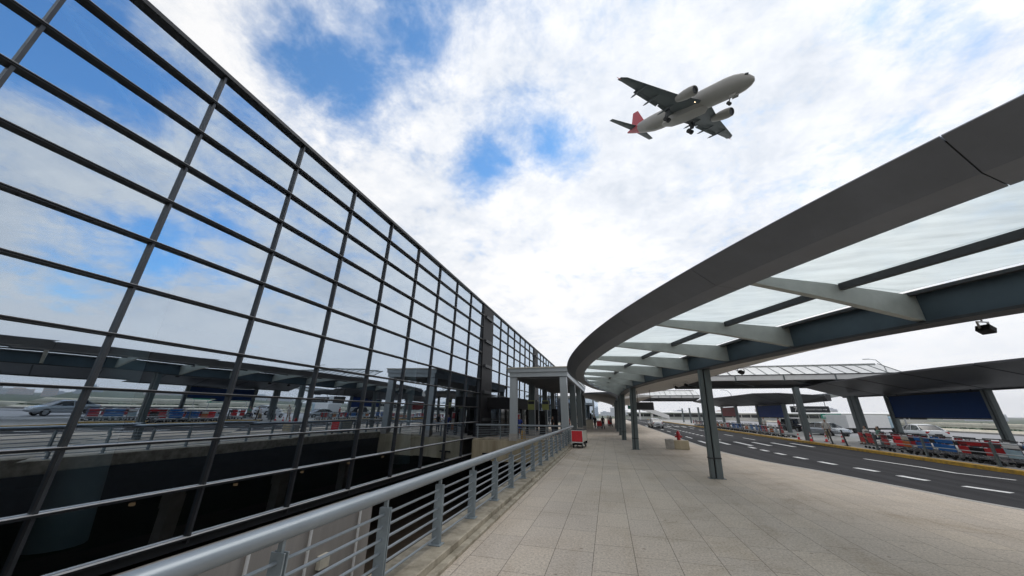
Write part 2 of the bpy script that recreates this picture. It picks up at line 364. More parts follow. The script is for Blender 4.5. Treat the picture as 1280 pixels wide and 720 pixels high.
# the veil is brightest in front of the hidden sun
sd = N(nt, 'ShaderNodeVectorMath', _operation='DOT_PRODUCT'); L(nt, nv.outputs[0], sd.inputs[0]); sd.inputs[1].default_value = (sin(SUN_AZ) * cos(SUN_EL), cos(SUN_AZ) * cos(SUN_EL), sin(SUN_EL))
sg = N(nt, 'ShaderNodeMapRange'); sg.inputs[1].default_value = -.2; sg.inputs[2].default_value = 1; sg.inputs[3].default_value = .80; sg.inputs[4].default_value = 1.12; L(nt, sd.outputs['Value'], sg.inputs[0])
cs = N(nt, 'ShaderNodeMix', _data_type='RGBA', _blend_type='MULTIPLY'); cs.inputs[0].default_value = 1; L(nt, veil.outputs[2], cs.inputs[6]); L(nt, sg.outputs[0], cs.inputs[7])
skb = N(nt, 'ShaderNodeMix', _data_type='RGBA', _blend_type='MULTIPLY'); skb.inputs[0].default_value = 1; L(nt, sky.outputs[0], skb.inputs[6]); skb.inputs[7].default_value = (.70, 1.08, 1.26, 1)
mx = N(nt, 'ShaderNodeMix', _data_type='RGBA'); L(nt, cm.outputs[0], mx.inputs[0]); L(nt, skb.outputs[2], mx.inputs[6]); L(nt, cs.outputs[2], mx.inputs[7])
L(nt, mx.outputs[2], bg.inputs[0])
sl = bpy.data.lights.new('sun', 'SUN'); sl.energy = .9; sl.angle = R(30); sl.color = (1, .96, .90)
so = bpy.data.objects.new('sun', sl); COL.objects.link(so)
so.rotation_euler = V((-sin(SUN_AZ) * cos(SUN_EL), -cos(SUN_AZ) * cos(SUN_EL), -sin(SUN_EL))).to_track_quat('-Z', 'Y').to_euler()
C.view_settings.view_transform = 'Standard'; C.view_settings.look = 'None'; C.view_settings.gamma = 1; C.view_settings.exposure = 0
C.cycles.use_denoising = True
C.cycles.max_bounces = 10; C.cycles.transparent_max_bounces = 16; C.cycles.caustics_reflective = False; C.cycles.caustics_refractive = False

# ------------------------------------------------------------------ ground, pavement, roads
b = MB(); b.add([(-9000, -9000, -5.6), (9000, -9000, -5.6), (9000, 12000, -5.6), (-9000, 12000, -5.6)], [(0, 1, 2, 3)]); struct(b.build('ground', MT['grass']))
b = MB(); b.bb(-40, 6, -30, 140, -5.75, -5.56); struct(b.build('lower_road', MT['lower']))
KERB = resample(catmull([(26, -3), (18, 2), (12.6, 7), (10.6, 9.6), (9.12, 11.83), (8.45, 14), (7.75, 17), (6.85, 19.6), (6.2, 23), (5.95, 27), (5.95, 33), (5.95, 45), (5.9, 70), (6.0, 110), (6, 160)]), step=.6)
poly = [(-2.95, -14), (-2.95, 27.4), (-10.55, 27.4), (-10.55, 160)] + [(p.x, p.y) for p in reversed(KERB)] + [(26, -14)]
b = MB(); b.prism(poly, -1.25, 0); struct(b.build('pavement', MT['paving']))
rings = []
for i, p in enumerate(KERB):
    t = (KERB[min(i + 1, len(KERB) - 1)] - KERB[max(i - 1, 0)]).normalized(); n = nrm2(t)
    q = [p - n * .16, p + n * .02]
    rings.append([V((q[0].x, q[0].y, -.13)), V((q[0].x, q[0].y, .006)), V((q[1].x, q[1].y, .006)), V((q[1].x, q[1].y, -.135))])
b = MB(); b.loft(rings); struct(b.build('kerb_strip', MT['kerbstone']))
b = MB(); b.bb(2, 15.7, -25, 160, -.6, -.13); struct(b.build('road', MT['asphalt']))
b = MB(); b.bb(15.62, 23.5, -25, 160, -.7, 0); struct(b.build('median_pavement', MT['concrete']))
b = MB(); b.bb(15.45, 15.80, -25, 160, -.14, .02); struct(b.build('yellow_kerb', MT['yellow']))
b = MB(); b.bb(23.5, 48, -25, 160, -.6, -.13); struct(b.build('outer_road', MT['outer_road']))
# painted markings
zr = -.126
def quad_on(b, pts, z=zr): b.add([(x, y, z) for x, y in pts], [tuple(range(len(pts)))])
def stripe(b, path, s0, s1, wd):
    a = []; c = []
    for k in range(5):
        p, t = at_len(path, s0 + (s1 - s0) * k / 4); n = nrm2(t); a.append(p - n * wd / 2); c.append(p + n * wd / 2)
    quad_on(b, [(p.x, p.y) for p in a] + [(p.x, p.y) for p in reversed(c)])
LANE = resample(catmull([(20, 4.5), (14.2, 11), (12.2, 13.9), (11.2, 15.6), (10.62, 17.3), (10.38, 19.2), (9.95, 21), (9.62, 24.2), (9.45, 29), (9.45, 45), (9.5, 150)]), step=.4)
b = MB(); s = 1.72
while s < length(LANE) - 2:
    p, _ = at_len(LANE, s)
    if not 30.4 < p.y < 36.2: stripe(b, LANE, s, s + 1.02, .26)
    s += 1.98
SOL = resample(catmull([(24, 8), (16.5, 15), (13.5, 18.9), (13.3, 21.2), (12.9, 23.9), (12.6, 30)]), step=.4)
stripe(b, SOL, length(SOL) - 12.2, length(SOL) - 6.0, .15)
for k in range(6): quad_on(b, [(7.2 + k * 1.35, 31.0 + (k % 2) * .4), (7.5 + k * 1.35, 31.0 + (k % 2) * .4), (7.5 + k * 1.35, 34.8), (7.2 + k * 1.35, 34.8)])
y = 38
while y < 120:
    quad_on(b, [(12.6, y), (12.76, y), (12.76, y + 3), (12.6, y + 3)])
    quad_on(b, [(7.4, y), (7.55, y), (7.55, y + 3), (7.4, y + 3)]) if y < 60 else None
    y += 6
for k in range(0, 14, 2): quad_on(b, [(6.6 + k * .64, 70), (6.98 + k * .64, 70), (6.98 + k * .64, 75), (6.6 + k * .64, 75)])
struct(b.build('road_marking', MT['mark']))
b = MB()
for X in (30, 36.5):
    y = -10
    while y < 130: quad_on(b, [(X, y), (X + .15, y), (X + .15, y + 3), (X, y + 3)]); y += 8
struct(b.build('outer_road_marking', MT['mark']))
# stone ledge under the railing
b = MB(); b.bb(-2.98, -2.42, -13.5, 27.4, -.3, .14); b.bb(-2.42, -2.30, -13.5, 27.3, -.2, .055)
b.bb(-10.5, -2.98, 27.3, 27.85, -.3, .10)
tag(b.build('stone_ledge', MT['ledge'], bevel=.012), 'worn tan stone ledge under the grey railing beside the walkway', 'ledge')
b = MB(); b.bb(-10.5, -2.99, 27.1, 27.38, -1.45, -.02)
b.bb(-9.2, -8.9, 26.95, 27.1, -1.45, -.9, mi=1); b.bb(-9.6, -8.7, 26.97, 27.1, -1.0, -.9, mi=1)
tag(b.build('bridge_edge_wall', [MT['beige'], MT['black']]), 'beige concrete edge beam of the entrance bridge below the cross railing', 'wall')
b = MB(); b.bb(-3.02, -2.955, -13.9, 27.05, -1.6, -.302)
tag(b.build('deck_edge_wall', MT['flange']), 'dark cladding along the edge of the walkway deck below the ledge', 'wall')
# lower level
b = MB(); b.bb(-10.9, -10.55, -16, 15.3, -5.55, -1.45)
o = b.build('lower_wall', MT['greywall']); tag(o, 'grey rendered wall under the glass facade seen through the railing', 'wall')
for yy in (9.5, 11.8, 14.4):
    q = MB(); q.tube([(-10.47, yy, -5.5), (-10.47, yy, -1.5)], .05); q.build('pipe', MT['white'], o)
q = MB(); q.box((-10.45, 12.6, -3.1), (.18, .45, .4)); q.build('junction_box', MT['cream'], o)
for yy in range(-10, 27, 6):
    b = MB(); b.bb(-1.0, -.4, yy, yy + .6, -5.56, -1.25); tag(b.build('lower_pier', MT['concrete']), 'concrete pier holding up the walkway above the lower road', 'pier', 'piers under the walkway')
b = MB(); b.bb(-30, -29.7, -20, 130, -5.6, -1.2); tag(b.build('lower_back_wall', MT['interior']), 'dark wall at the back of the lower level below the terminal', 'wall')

# ------------------------------------------------------------------ glass terminal
FX = lambda z: -10.9 + .016 * (z - 2)
ROWZ = [11.79] + [10.70 - 1.183 * k for k in range(11)]
CY = lambda k: 1.95 + 3.005 * k
K0, K1_ = -5, 26
T = thing('terminal_building', 'long glass curtain wall terminal with dark grid of mullions', 'terminal', (-10.9, 30, 0))
inv = V((10.9, -30, 0))
def tb(b, name, m, **kw):
    b.v = [tuple(V(v) + inv) for v in b.v]; return b.build(name, m, T, **kw)
rest = MB(); cnt = 0
order = [k for k in range(0, 9)]
louv = (9, 17)
for k in range(K0, K1_):
    if k in louv: continue
    for r in range(11):
        z1, z0 = ROWZ[r], ROWZ[r + 1]; e = [random.uniform(-.0032, .0032) for _ in range(4)]
        pts = [(FX(z0) + e[0], CY(k) + .02, z0), (FX(z0) + e[1], CY(k + 1) - .02, z0), (FX(z1) + e[2], CY(k + 1) - .02, z1), (FX(z1) + e[3], CY(k) + .02, z1)]
        if k in order:
            q = MB(); q.add(pts, [(0, 1, 2, 3)]); tb(q, 'window_pane', MT['glass'])
        else: rest.add(pts, [(0, 1, 2, 3)])
tb(rest, 'window_pane', MT['glass'])['kind'] = 'stuff'
for k in range(K0, K1_ + 1):
    y = CY(k); q = MB(); d = .10
    a, c = FX(-1.25), FX(11.8)
    q.add([(a - .06, y - .030, -1.25), (a + d, y - .030, -1.25), (a + d, y + .030, -1.25), (a - .06, y + .030, -1.25), (c - .06, y - .030, 11.8), (c + d, y - .030, 11.8), (c + d, y + .030, 11.8), (c - .06, y + .030, 11.8)],
          [(0, 1, 2, 3), (4, 5, 6, 7), (0, 1, 5, 4), (1, 2, 6, 5), (2, 3, 7, 6), (3, 0, 4, 7)])
    tb(q, 'mullion', MT['mullion'])
for r, z in enumerate(ROWZ):
    q = MB(); h = .048; x = FX(z)
    if r == 0: q.bb(x - .4, x + .17, CY(K0), CY(K1_), z - .03, z + .10)
    else:
        q.bb(x - .07, x + .10, CY(K0), CY(K1_), z - h / 2, z + h / 2)
        q.bb(x + .10, x + .15, CY(K0), CY(K1_), z + h / 2 - .018, z + h / 2 + .003)
        q.bb(x + .10, x + .135, CY(K0), CY(K1_), z - h / 2 - .003, z - h / 2 + .012)
        q.bb(x + .02, x + .148, CY(K0), CY(K1_), z + h / 2 + .0035, z + h / 2 + .010, mi=1)  # pale strip paints the sky-lit look of the transom top
    tb(q, 'transom', [MT['transom'], MT['alu']])
for k in louv:
    q = MB(); q.bb(-11.1, -10.62, CY(k) + .05, CY(k + 1) - .05, -1.2, 11.7)
    for j in range(5):
        zz = 10.9 - j * 2.3; q.bb(-10.62, -10.45, CY(k) + .5, CY(k + 1) - .6, zz - .4, zz - .15, mi=1)
    tb(q, 'louvre_panel', [MT['black'], MT['flange']])
q = MB(); q.bb(-40, -11.25, CY(K0), CY(K1_), 11.6, 11.9); tb(q, 'roof', MT['dsoffit'])
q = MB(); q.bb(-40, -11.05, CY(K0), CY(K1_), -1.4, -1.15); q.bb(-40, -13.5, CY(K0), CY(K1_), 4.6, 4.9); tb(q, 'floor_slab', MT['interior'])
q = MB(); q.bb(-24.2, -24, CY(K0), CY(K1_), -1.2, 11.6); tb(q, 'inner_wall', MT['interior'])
for k in (K0, K1_):
    q = MB(); q.bb(-40, -11.0, CY(k) - .2 if k == K0 else CY(k), CY(k) if k == K0 else CY(k) + .2, -5.6, 11.9); tb(q, 'end_wall', MT['dsoffit'])
for k in (-3, 2, 7, 12, 17):   # tree-like roof trusses behind the glass
    y = CY(k) - 1.4; q = MB()
    q.tube([(-13.2, y, -1.1), (-13.2, y, 1.2), (-13.2, y, 8.2)], [.55, .40, .36], 14); tb(q, 'truss_column', MT['ivory'], smooth=True)
    for dx, dy in ((1.2, 2.6), (1.2, -2.6), (-3, 2.6), (-3, -2.6)):
        q = MB(); q.tube([(-13.2, y, 7.9), (-13.2 + dx, y + dy, 11.4)], .13); tb(q, 'truss_strut', MT['ivory'], smooth=True)
for k in range(-3, 12):
    y = CY(k) + 1.5; q = MB(); q.tube([(-11.9, y - 1.4, 11.2), (-12.1, y + 1.2, 9.4)], .06); tb(q, 'tie_rod', MT['ivory'], smooth=True)
for k in range(-4, 26, 3):
    q = MB(); q.bb(-24, -11.6, CY(k) - .12, CY(k) + .12, 11.0, 11.55); tb(q, 'roof_beam', MT['ivory'])
for zz, xx in ((11.15, -11.95), (8.6, -12.0)):
    q = MB(); q.tube([(xx, CY(-4), zz), (xx, CY(26), zz)], .09); tb(q, 'tie_beam', MT['ivory'], smooth=True)

lm, lnt, lout = newmat('warm_downlight'); le = N(lnt, 'ShaderNodeEmission', Strength=.22); le.inputs[0].default_value = (1, .55, .30, 1); L(lnt, le.outputs[0], lout.inputs[0])
for k in (1, 2, 3, 4, 5, 6):   # dim downlights over the lower concourse
    q = MB(); y = 2.1 + 3.0 * k; q.tube([(-13.6, y, -.62), (-13.6, y, -.55)], .07, 12); tb(q, 'downlight', lm)
# ------------------------------------------------------------------ railings
def railing(name, label, p0, p1, step, z0, first=0.):
    p0, p1 = V(p0), V(p1); d = (p1 - p0); Ln = d.length; d.normalize(); n = V((-d.y, d.x, 0)); ang = math.atan2(d.y, d.x)
    t = thing(name, label, 'railing', p0)
    q = MB(); q.tube([V((0, 0, 1.15 - .075)), d * Ln + V((0, 0, 1.075))], .072, 16); q.build('handrail', MT['rail'], t, smooth=True)
    s = first
    while s < Ln:
        q = MB(); c = d * s
        for sg in (-1, 1): q.box(c + d * (.018 * sg) + V((0, 0, (z0 + .93) / 2)), (.014, .14, .93 - z0), ang)
        q.box(c + V((0, 0, .5)), (.022, .09, .80), ang); q.box(c + V((0, 0, z0 + .008)), (.16, .20, .016), ang)
        q.box(c + V((0, 0, .965)), (.03, .05, .09), ang)
        q.build('post', MT['post'], t, bevel=.003); s += step
    for j in range(6):
        z = .235 + j * .125; q = MB(); q.tube([V((0, 0, z)), d * Ln + V((0, 0, z))], .0155, 8); q.build('rail_bar', MT['rail'], t, smooth=True)
    return t
railing('railing', 'long grey-blue steel railing running along the left edge of the walkway', (-2.66, -7, 0), (-2.66, 27.55, 0), 1.43, .14, first=1.12)
railing('railing', 'grey cross railing at the entrance bridge in front of the porch', (-10.4, 27.6, 0), (-2.75, 27.6, 0), 1.9, .10, first=.15)

# ------------------------------------------------------------------ big curved canopy over the walkway
GIR = resample(catmull([(24, -7.5), (17, -3.6), (13.2, -.6), (9.7, 2.6), (7.8, 4.75), (6.30, 6.80), (5.05, 9.22), (4.35, 11.3), (3.60, 14.1), (2.72, 17.7), (1.95, 21.5), (1.62, 24), (1.40, 28), (1.34, 32), (1.33, 36), (1.33, 40.5)]), step=.35)
INN = resample(catmull([(21, -11.5), (15.2, -8.0), (10.2, -3.9), (6.6, 0.15), (3.70, 3.60), (2.84, 5.25), (2.30, 6.20), (1.16, 8.78), (.41, 11.1), (-.42, 14.4), (-1.0, 18), (-1.28, 22), (-1.18, 26), (-.75, 30.3), (.0, 35.2), (1.33, 40.5)]), step=.35)
OUT = resample(catmull([(27, -5.2), (19.0, -1.3), (13.6, 2.9), (9.9, 6.2), (7.80, 8.60), (6.95, 10.2), (6.38, 11.75), (5.95, 14.75), (5.66, 18), (5.5, 21.6), (5.3, 27), (4.9, 32.0), (3.6, 36.5), (1.34, 40.5)]), step=.35)
def smooth(path, it):
    for _ in range(it): path = [path[0]] + [(a + 2 * b_ + c) / 4 for a, b_, c in zip(path, path[1:], path[2:])] + [path[-1]]
    return path
INN = smooth(INN, 40); GIR = smooth(GIR, 25); OUT = smooth(OUT, 25)
def sweep(path, prof, n=None, s0=0, s1=None, step=.35, taper=None):
    """prof: (offset to the right, z) points"""
    s1 = length(path) if s1 is None else s1; m = max(1, int((s1 - s0) / step)); rings = []
    for k in range(m + 1):
        s = s0 + (s1 - s0) * k / m; p, t = at_len(path, s); pa, _ = at_len(path, max(s - .45, 0)); pb, _ = at_len(path, min(s + .45, length(path) - .01)); nn = nrm2(pb - pa)
        g = taper(s) if taper else 1
        rings.append([V((p.x + nn.x * o * g, p.y + nn.y * o * g, z)) for o, z in prof])
    return rings
CAN = thing('walkway_canopy', 'long curved steel and frosted glass canopy sweeping over the walkway', 'canopy', (3.6, 14.1, 0))
ci = V((-3.6, -14.1, 0))
def cb(b, name, m, **kw): b.v = [tuple(V(v) + ci) for v in b.v]; return b.build(name, m, CAN, **kw)
Li = length(INN)
# arc length of the seams: seam at (3.7,3.6) then every 2.9 m
def s_of(path, pt):
    best = (1e9, 0); s = 0
    for a, c in zip(path, path[1:]):
        d = (a - V(pt)).length
        if d < best[0]: best = (d, s)
        s += (c - a).length
    return best[1]
sA = s_of(INN, (3.70, 3.60)); seam = [sA + 2.88 * k for k in range(-7, 30) if 0 < sA + 2.88 * k < Li]
endt = lambda s: max(.25, min(1, (Li - s) / 9))
segs = [0.05] + seam + [Li]
for a, c in zip(segs, segs[1:]):
    prof = [(0, 4.01), (-.46, 4.03), (-.91, 4.30), (-.90, 4.315), (-.2, 4.36), (0, 4.22)]
    q = MB(); q.loft(sweep(INN, prof, s0=a + .005, s1=c - .005, taper=endt)); cb(q, 'fascia_panel', MT['fascia'])
q = MB(); q.loft(sweep(INN, [(-.03, 4.04), (-.45, 4.06), (-.85, 4.27), (-.2, 4.33)], s0=0, s1=Li, taper=endt)); cb(q, 'fascia_core', MT['darkgap'])
# girder with its lower flange
Lg = length(GIR)
q = MB(); q.loft(sweep(GIR, [(-.16, 3.60), (-.16, 4.12), (.16, 4.12), (.16, 3.60)])); cb(q, 'girder', MT['girder'])
q = MB(); q.loft(sweep(GIR, [(-.24, 3.55), (-.24, 3.60), (.24, 3.60), (.24, 3.55)])); q.loft(sweep(GIR, [(-.24, 4.12), (-.24, 4.15), (.24, 4.15), (.24, 4.12)])); cb(q, 'girder_flange', MT['flange'])
q = MB(); q.loft(sweep(GIR, [(-.36, 4.08), (-.36, 4.14), (-.242, 4.14), (-.242, 4.08)])); cb(q, 'glazing_gutter', MT['flange'])
# ribs, purlin and glass panes
ribpts = []
for s in seam:
    p, t = at_len(INN, max(.05, s - .16)); n = nrm2(t); h = hit(p, n, GIR)
    if h is None or h > 9: continue
    ribpts.append((s, p, n, h))
for s, p, n, h in ribpts:
    g = p + n * (h - .16); tw = V((-n.y, n.x)) * .055; q = MB()
    if h < .8: continue
    vs = []
    for pt, zb, zt in ((p, 4.06, 4.19), (p + n * (h * .45), 3.88, 4.175), (g, 3.62, 4.10)):
        for sg in (-1, 1):
            for z in (zb, zt): vs.append((pt.x + tw.x * sg, pt.y + tw.y * sg, z))
    fs = []
    for a in (0, 4): fs += [(a, a + 1, a + 5, a + 4), (a + 2, a + 6, a + 7, a + 3), (a, a + 4, a + 6, a + 2), (a + 1, a + 3, a + 7, a + 5)]
    fs += [(0, 2, 3, 1), (8, 9, 11, 10)]
    q.add(vs, fs); cb(q, 'rib', MT['rib'])
for (s, p, n, h), (s2, p2, n2, h2) in zip(ribpts, ribpts[1:]):
    if h2 < .7: continue
    # purlin half way
    a = p + n * (h * .5); c = p2 + n2 * (h2 * .5); d = (c - a).normalized(); nn = nrm2(d)
    q = MB(); q.loft([[V((e.x + nn.x * o, e.y + nn.y * o, z)) for o, z in ((-.05, 4.07), (-.05, 4.185), (.05, 4.185), (.05, 4.07))] for e in (a + d * .06, c - d * .06)]); cb(q, 'purlin', MT['flange'])
    for u0, u1 in ((-.02, .5), (.5, None)):
        m = 4; A = []; B = []
        for k in range(m + 1):
            e, t = at_len(INN, max(.05, s - .16 + (s2 - s) * k / m)); nk = nrm2(t); hk = hit(e, nk, GIR) or h2
            A.append(e + nk * (hk * u0 + (.02 if u0 > 0 else 0))); B.append(e + nk * ((hk * u1 - .02) if u1 else hk - .27))
        vs = []
        for z in (4.195, 4.215): vs += [(e.x, e.y, z) for e in A + B[::-1]]
        nn_ = 2 * (m + 1); fs = [tuple(range(nn_ - 1, -1, -1)), tuple(range(nn_, 2 * nn_))] + [(i, (i + 1) % nn_, nn_ + (i + 1) % nn_, nn_ + i) for i in range(nn_)]
        q = MB(); q.add(vs, fs); cb(q, 'glass_pane', MT['cglass'])
# pale soffit on the road side and its metal roof skin
n_ = 70; ga = resample(GIR, n=n_); oa = resample(OUT, n=n_)
# pair points by girder normal so that the panels stay square to it
pairs = []
sg_ = 0
for k in range(n_ + 1):
    s = Lg * k / n_; p, t = at_len(GIR, s); n = nrm2(t); h = hit(p, n, OUT)
    pairs.append((p, p + n * max(.27, min(h if h else .27, 4.6))))
q = MB()
for k in range(n_):
    (a, o1), (c, o2) = pairs[k], pairs[k + 1]
    n = (o1 - a).normalized(); n2 = (o2 - c).normalized()
    a2, c2 = a + n * .242, c + n2 * .242
    q.add([(a2.x, a2.y, 3.585), (c2.x, c2.y, 3.585), (o2.x, o2.y, 3.90), (o1.x, o1.y, 3.90), (a2.x, a2.y, 4.13), (c2.x, c2.y, 4.13), (o2.x, o2.y, 3.97), (o1.x, o1.y, 3.97)],
          [(0, 1, 2, 3), (4, 5, 6, 7), (2, 3, 7, 6)])
cb(q, 'soffit', MT['soffit'])
q = MB()
for k in range(0, n_, 2):
    a, o1 = pairs[k]; n = (o1 - a).normalized(); tw = V((-n.y, n.x)) * .03; a = a + n * .25
    if (o1 - a).length < .4: continue
    q.add([(a.x - tw.x, a.y - tw.y, 3.582), (a.x + tw.x, a.y + tw.y, 3.582), (o1.x + tw.x, o1.y + tw.y, 3.896), (o1.x - tw.x, o1.y - tw.y, 3.896)], [(0, 1, 2, 3)])
cb(q, 'soffit_joint', MT['flange'])
# columns: pairs of steel fins, each its own thing
def fin_column(x, y, ang, label, lean=.20, h=3.55, wd=.55, group='steel columns under the walkway canopy'):
    t = thing('steel_column', label, 'column', (x, y, 0), ang, group)
    for nm, o, ww, dp in (('fin', -.125, .13, .22), ('fin', .075, .20, .26)):
        q = MB(); q.add([(o - ww / 2 + k * ww + (lean if z else 0), (-dp / 2 if j == 0 else dp / 2), z) for z in (0, h) for k, j in ((0, 0), (1, 0), (1, 1), (0, 1))],
              [(3, 2, 1, 0), (4, 5, 6, 7), (0, 1, 5, 4), (1, 2, 6, 5), (2, 3, 7, 6), (3, 0, 4, 7)]); q.build(nm, MT['steel'], t, bevel=.012)
    q = MB(); q.add([(-.06 + (lean if z else 0) + dx, dy, z) for z in (0, h - .02) for dx, dy in ((-.01, -.08), (.05, -.08), (.05, .08), (-.01, .08))],
          [(3, 2, 1, 0), (4, 5, 6, 7), (0, 1, 5, 4), (1, 2, 6, 5), (2, 3, 7, 6), (3, 0, 4, 7)]); q.build('web', MT['darkgap'], t)
    q = MB(); q.box((0, 0, .006), (wd - .05, .34, .012)); q.build('base_plate', MT['steel'], t)
    q = MB(); q.bb(-.20 + lean * .17, .185 + lean * .17, -.142, .142, .60, .64); q.build('clamp_band', MT['flange'], t)
    return t
fin_column(3.33, 14.08, 0, 'nearest grey steel fin column standing alone under the curved canopy')
fin_column(1.42, 23.4, 0, 'second grey steel column, just behind the nearest one, beside the red trolley')
fin_column(1.08, 31.3, 0, 'third grey steel column in the row under the curved canopy')
fin_column(1.05, 38.0, 0, 'fourth grey steel column, where the curved canopy narrows to its far tip')
fin_column(.95, 45.5, 0, 'dark steel column under the second canopy beyond the curved one')
fin_column(.95, 54, 0, 'farthest visible dark steel column under the second canopy')
fin_column(14.6, -1.2, -.9, 'grey steel column under the canopy seen reflected in the glass wall', 0)
# floodlights and brackets under the soffit
def floodlight(x, y, z, label, rz=0):
    t = thing('floodlight', label, 'floodlight', (x, y, z), rz, 'floodlights under the canopy soffit')
    q = MB(); q.box((0, 0, -.15), (.17, .20, .12), mtx=M.Rotation(R(28), 4, 'Y')); q.build('lamp_housing', MT['black'], t, bevel=.01)
    q = MB(); q.box((-.13, 0, -.06), (.02, .03, .14)); q.box((.13, 0, -.06), (.02, .03, .14)); q.box((0, 0, 0), (.28, .03, .02)); q.tube([(0, 0, 0), (0, 0, .12)], .014); q.build('bracket', MT['chrome'], t)
floodlight(7.25, 8.6, 3.75, 'black floodlight on a bracket hanging at the right end of the canopy edge', .4)
floodlight(5.45, 16.2, 3.80, 'black floodlight under the canopy soffit above the nearest steel column', .2)
floodlight(4.2, 23.6, 3.72, 'small black floodlight under the soffit left of the nearest column, first of two')
floodlight(4.45, 22.0, 3.74, 'small black floodlight under the soffit left of the nearest column, second of two')
t = thing('hanging_sign', 'blank dark rectangular sign hanging below the curved canopy soffit', 'sign', (2.65, 28, 0))
q = MB(); q.bb(-.62, .62, -.08, .08, 2.28, 2.82); q.build('board', MT['signgrey'], t, bevel=.01)
for x in (-.45, .45):
    q = MB(); q.tube([(x, 0, 2.82), (x, 0, 3.68)], .02); q.build('hanger', MT['flange'], t)
t = thing('exit_sign', 'small green lit sign behind the canopy columns', 'sign', (1.95, 33, 2.4)); q = MB(); q.bb(-.25, .25, -.05, .05, 0, .3); q.build('board', MT['green'], t)
q = MB(); q.tube([(0, 0, .3), (0, 0, 1.25)], .015); q.build('hanger', MT['flange'], t)

# second opaque canopy beyond
t = thing('far_canopy', 'dark opaque canopy beyond the tip of the curved walkway canopy', 'canopy', (0, 46, 0))
q = MB(); top = catmull([(1.6, -4.3, 4.2), (-.3, -4.0, 4.35), (-2.55, -2, 4.38), (-3.2, 2.5, 4.4), (-3.1, 10, 4.4), (-1.5, 24, 4.4), (1.2, 40, 4.4)], 6)
nn = len(top); rimb = [V((p.x + (.15 if p.x < 1 else 0), p.y, 4.18)) for p in top]; low = [V((1.2, p.y, 3.55)) for p in top]
q.add(top + rimb + low, [(i, i + 1, nn + i + 1, nn + i) for i in range(nn - 1)], 0)
q.add(rimb + low, [(i, i + 1, nn + i + 1, nn + i) for i in range(nn - 1)], 1)
q.add(top + [V((1.3, p.y, 4.4)) for p in top], [(i, i + 1, nn + i + 1, nn + i) for i in range(nn - 1)], 0)
q.build('roof', [MT['fascia'], MT['gsoffit']], t)
q = MB(); q.bb(1.0, 1.35, -4.2, 40, 3.5, 4.2); q.build('girder', MT['girder'], t)
q = MB(); q.add([(1.37, -4.2, 3.56), (1.37, 40, 3.56), (5.2, 40, 3.9), (5.2, -3.0, 3.9), (1.37, -4.2, 4.2), (1.37, 40, 4.2), (5.2, 40, 3.98), (5.2, -3.0, 3.98)], [(0, 1, 2, 3), (4, 5, 6, 7), (2, 3, 7, 6), (0, 3, 7, 4)]); q.build('soffit', MT['soffit'], t)

# ------------------------------------------------------------------ entrance porch
P = thing('entrance_porch', 'flat roofed porch on square grey-blue posts before the glass wall', 'porch', (-5.3, 27, 0))
q = MB(); q.bb(-2.35, 2.55, .0, 22, 5.08, 5.38); q.build('roof', MT['porch'], P)
q = MB(); q.bb(-2.20, 2.45, .10, 21.9, 4.72, 5.08); q.build('roof_beam', MT['porch'], P)
q = MB(); q.bb(-2.45, 2.6, -.08, 22.1, 5.383, 5.46); q.build('roof_edge', MT['cream'], P)
q = MB()
for k in range(20): q.bb(-2.1, 2.4, .6 + k * 1.1, .72 + k * 1.1, 4.58, 4.718)
q.bb(-2.1, 2.4, .3, 21.8, 4.700, 4.716); q.build('ceiling', MT['gsoffit'], P)
for yy in (.45, 7.6, 15.1, 21.4):
    for xx in (-1.93, 2.1):
        q = MB(); q.bb(xx - .27, xx + .27, yy - .27, yy + .27, 0, 4.70); q.build('post', MT['porch'] if yy < 1 else MT['steel'], P, bevel=.015)  # front posts lit, rear posts shaded: the difference is painted by a darker material
        q = MB(); q.bb(xx - .30, xx + .30, yy - .30, yy + .30, .0, .5); q.build('post_plinth', MT['kerbstone'], P)
t = thing('entrance_vestibule', 'black boxy entrance vestibule projecting from the glass wall behind the porch', 'vestibule', (-9.2, 36, 0))
q = MB(); q.bb(-1.5, 1.2, -5.2, 6, 2.35, 3.3); q.build('header', MT['black'], t)
for yy in (-5.1, -2.3, .6, 3.4, 5.9):
    q = MB(); q.bb(.9, 1.15, yy - .1, yy + .1, 0, 2.35); q.build('door_frame', MT['black'], t)
q = MB(); q.bb(-.2, -.15, -5, 5.9, 0, 2.35); q.build('glass_door', MT['carglass'], t)
for (x, y, l) in ((-7.2, 34, 'yellow-green notice board hanging in the porch, left of two'), (-5.8, 34, 'yellow-green notice board hanging in the porch, right of two')):
    t = thing('notice_board', l, 'sign', (x, y, 2.3)); q = MB(); q.bb(-.32, .32, -.04, .04, 0, .85); q.build('board', MT['limegreen'], t)
    q = MB(); q.bb(-.30, .30, -.046, -.041, .5, .78); q.build('header_panel', MT['signgrey'], t)
    q = MB(); q.tube([(0, 0, .85), (0, 0, 2.3)], .012); q.build('hanger', MT['flange'], t)
for x, y, hgt in ((-6.4, 35.5, 2.2), (-5.2, 36, 2.4), (-4.7, 38.5, 2.0)):
    t = thing('information_pillar', 'tall black information pillar standing under the porch', 'pillar', (x, y, 0), 0, 'black pillars under the porch')
    q = MB(); q.bb(-.28, .28, -.15, .15, .08, hgt); q.build('body', MT['black'], t, bevel=.02); q = MB(); q.bb(-.34, .34, -.22, .22, 0, .08); q.build('base', MT['flange'], t)
t = thing('display_stand', 'upright display stand with a patchwork of coloured panels under the porch', 'display stand', (-7.95, 31.2, 0))
q = MB(); q.bb(-.35, .35, -.06, .06, .25, 1.95); q.build('frame', MT['chrome'], t)
